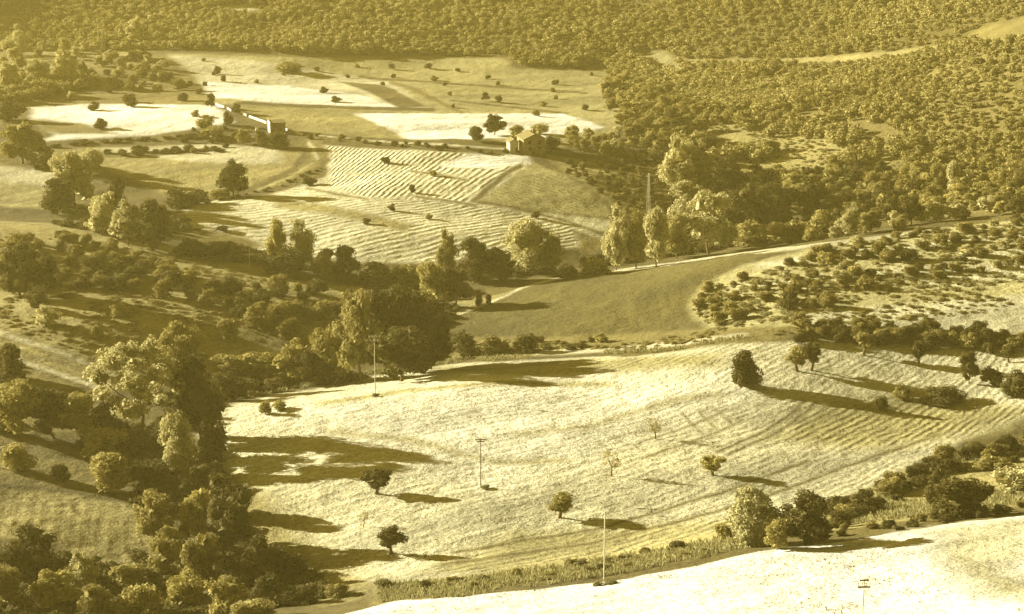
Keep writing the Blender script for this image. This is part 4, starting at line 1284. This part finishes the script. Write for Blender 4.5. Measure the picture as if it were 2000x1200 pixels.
low_wall((422, 205), (452, 218), .8, 'upper left piece of the low whitewashed garden wall')
low_wall((473, 224), (482, 227), .8, 'shortest piece of the low whitewashed garden wall, in the middle')
low_wall((487, 230), (521, 242), .9, 'piece of low whitewashed garden wall meeting the hut')
low_wall((556, 254), (591, 265), .8, 'lower right piece of the low whitewashed garden wall, beyond the hut')
e, s = root('water_trough', 502, 256, .3, 'small white trough left of the whitewashed hut', 'trough')
polym('basin', M_WHITE, e, [(-.6, -.5, -.2), (.6, -.5, -.2), (.6, .5, -.2), (-.6, .5, -.2), (-.5, -.4, 1.0), (.5, -.4, 1.0), (.35, .3, 1.5), (-.35, .3, 1.5)], [(0, 3, 2, 1), (0, 1, 5, 4), (1, 2, 6, 5), (2, 3, 7, 6), (3, 0, 4, 7), (4, 5, 6, 7)])
e, s = root('white_barn', 930, 10, math.radians(30), 'white roofed barn glinting at the top edge of the far wood', 'barn')
w = 15 * s
polym('wall', M_WHITE, e, [(-w, -w * .6, -1), (w, -w * .6, -1), (w, w * .6, -1), (-w, w * .6, -1), (-w, -w * .6, 7), (w, -w * .6, 7), (w, w * .6, 7), (-w, w * .6, 7)], [(0, 1, 5, 4), (1, 2, 6, 5), (2, 3, 7, 6), (3, 0, 4, 7)])
polym('roof', M_WHITE, e, [(-w * 1.05, -w * .65, 7.03), (w * 1.05, -w * .65, 7.03), (w * 1.05, w * .65, 7.03), (-w * 1.05, w * .65, 7.03), (-w * .95, 0, 9), (w * .95, 0, 9)], [(0, 1, 5, 4), (2, 3, 4, 5), (1, 2, 5), (3, 0, 4), (0, 3, 2, 1)])


def pole(px, py, hpx, mat, label, rad=.13, arms=(), cups=False, wide=20, rz=0.05):
    e, s = root('utility_pole', px, py, rz, label, 'utility pole')
    h = hpx * s / cP
    cyl('shaft', mat, e, [(0, 0, -.5), (0, 0, h * .5), (0, 0, h)], [rad * 1.25, rad * 1.05, rad * .8])
    for k, (zf, wpx) in enumerate(arms):
        w = wpx * s
        z = zf * h
        box('crossarm', M_WOOD, e, (0, -rad - .05, z), (w, .14, .16), .01)
        xs = np.linspace(-w * .45, w * .45, 4 if w > 1.3 else 2)
        for x in xs:
            if cups:
                cyl('insulator', M_WOOD if mat is M_WOOD else M_CER, e, [(x, -rad - .05, z + .08), (x * 1.12, -rad - .05, z + .3), (x * 1.12, -rad - .05, z + .5)], [.03, .04, .08])
            else:
                cyl('insulator', M_CER, e, [(x, -rad - .05, z + .08), (x, -rad - .05, z + .18), (x, -rad - .05, z + .3)], [.03, .07, .05])
    return e


pole(733, 772, 116, M_CONC, 'pole with two rows of insulators in front of the great central clump', .09, ((.97, 20), (.9, 13)), True)
pole(939, 952, 97, M_WOOD, 'wooden T shaped pole in the bright middle of the stubble field', .085, ((.98, 22), (.94, 14)))
pole(1180, 1133, 137, M_CONC, 'tall pale bare pole on the bank at the white near field', .10)
pole(1683, 1240, 113, M_CONC, 'pole with curled insulators on the white near field, cut by the bottom edge', .08, ((.98, 18), (.86, 24)), True)
pole(488, 527, 44, M_CONC, 'thin distant pole on the brow of the left slope', .12, ((.97, 9),))
pole(193, 88, 42, M_CONC, 'faint pale pole in the hazy wood at the upper left', .2, ((.97, 8),))


# slender lattice mast in the stream woods
e, s = root('lattice_mast', 1266, 425, .5, 'slender pale lattice mast among the trees left of the split crown', 'mast')
h = 88 * s
for a in (-1, 1):
    for b in (-1, 1):
        cyl('leg', M_CONC, e, [(a * .55, b * .55, -.5), (a * .35, b * .35, h * .5), (a * .15, b * .15, h)], [.04, .04, .03], 6)
br = []
for k in range(14):
    z0, z1 = h * k / 14, h * (k + 1) / 14
    r0, r1 = .55 - .4 * k / 14, .55 - .4 * (k + 1) / 14
    for (a, b), (c, d) in (((-1, -1), (1, -1)), ((1, -1), (1, 1)), ((1, 1), (-1, 1)), ((-1, 1), (-1, -1))):
        v, f = tube_np([(a * r0, b * r0, z0), (c * r1, d * r1, z1)], [.02, .02], 4)
        br.append((v, f[f[:, 2] != f[:, 3]]))
V, F_ = join_np(br)
link('lattice', mesh_np('lattice', V, F_, M_CONC), e)
box('crossarm', M_CONC, e, (0, 0, h * .93), (2.4, .12, .12), 0)

# weeds left at the feet of the poles
for px, py, w, l in ((948, 955, 20, 'weed clump at the foot of the wooden T pole'), (1192, 1140, 30, 'weed clump at the foot of the tall pale bare pole'), (1168, 1144, 22, 'smaller weed clump left of the tall pale bare pole'), (734, 775, 14, 'weed clump under the pole with two rows of insulators')):
    plant(px, py, 7, w, 'bush', 'dry', l, 'weed clumps at the poles')

# ------------------------------------------------------------------ the air
hz = NT('haze_air')
hz.t.nodes.remove(hz.p)
pv = hz.n('VolumePrincipled')
pv.inputs['Color'].default_value = (1, .81, .22, 1)
pv.inputs['Density'].default_value = HAZE = 0.000115
pv.inputs['Anisotropy'].default_value = .2
hz.l(pv.outputs[0], hz.t.nodes['Material Output'].inputs['Volume'])
gz = VZ.min()
o = box('haze', hz.m, None, (0, 1450, (gz - 1 + 420) / 2), (5100, 3700, 420 - gz + 1), 0)
tag(o, 'warm dusty haze filling the valley air', 'haze', kind='stuff')
print('ground z', VZ.min(), VZ.max(), 'objects', len(COL.objects))
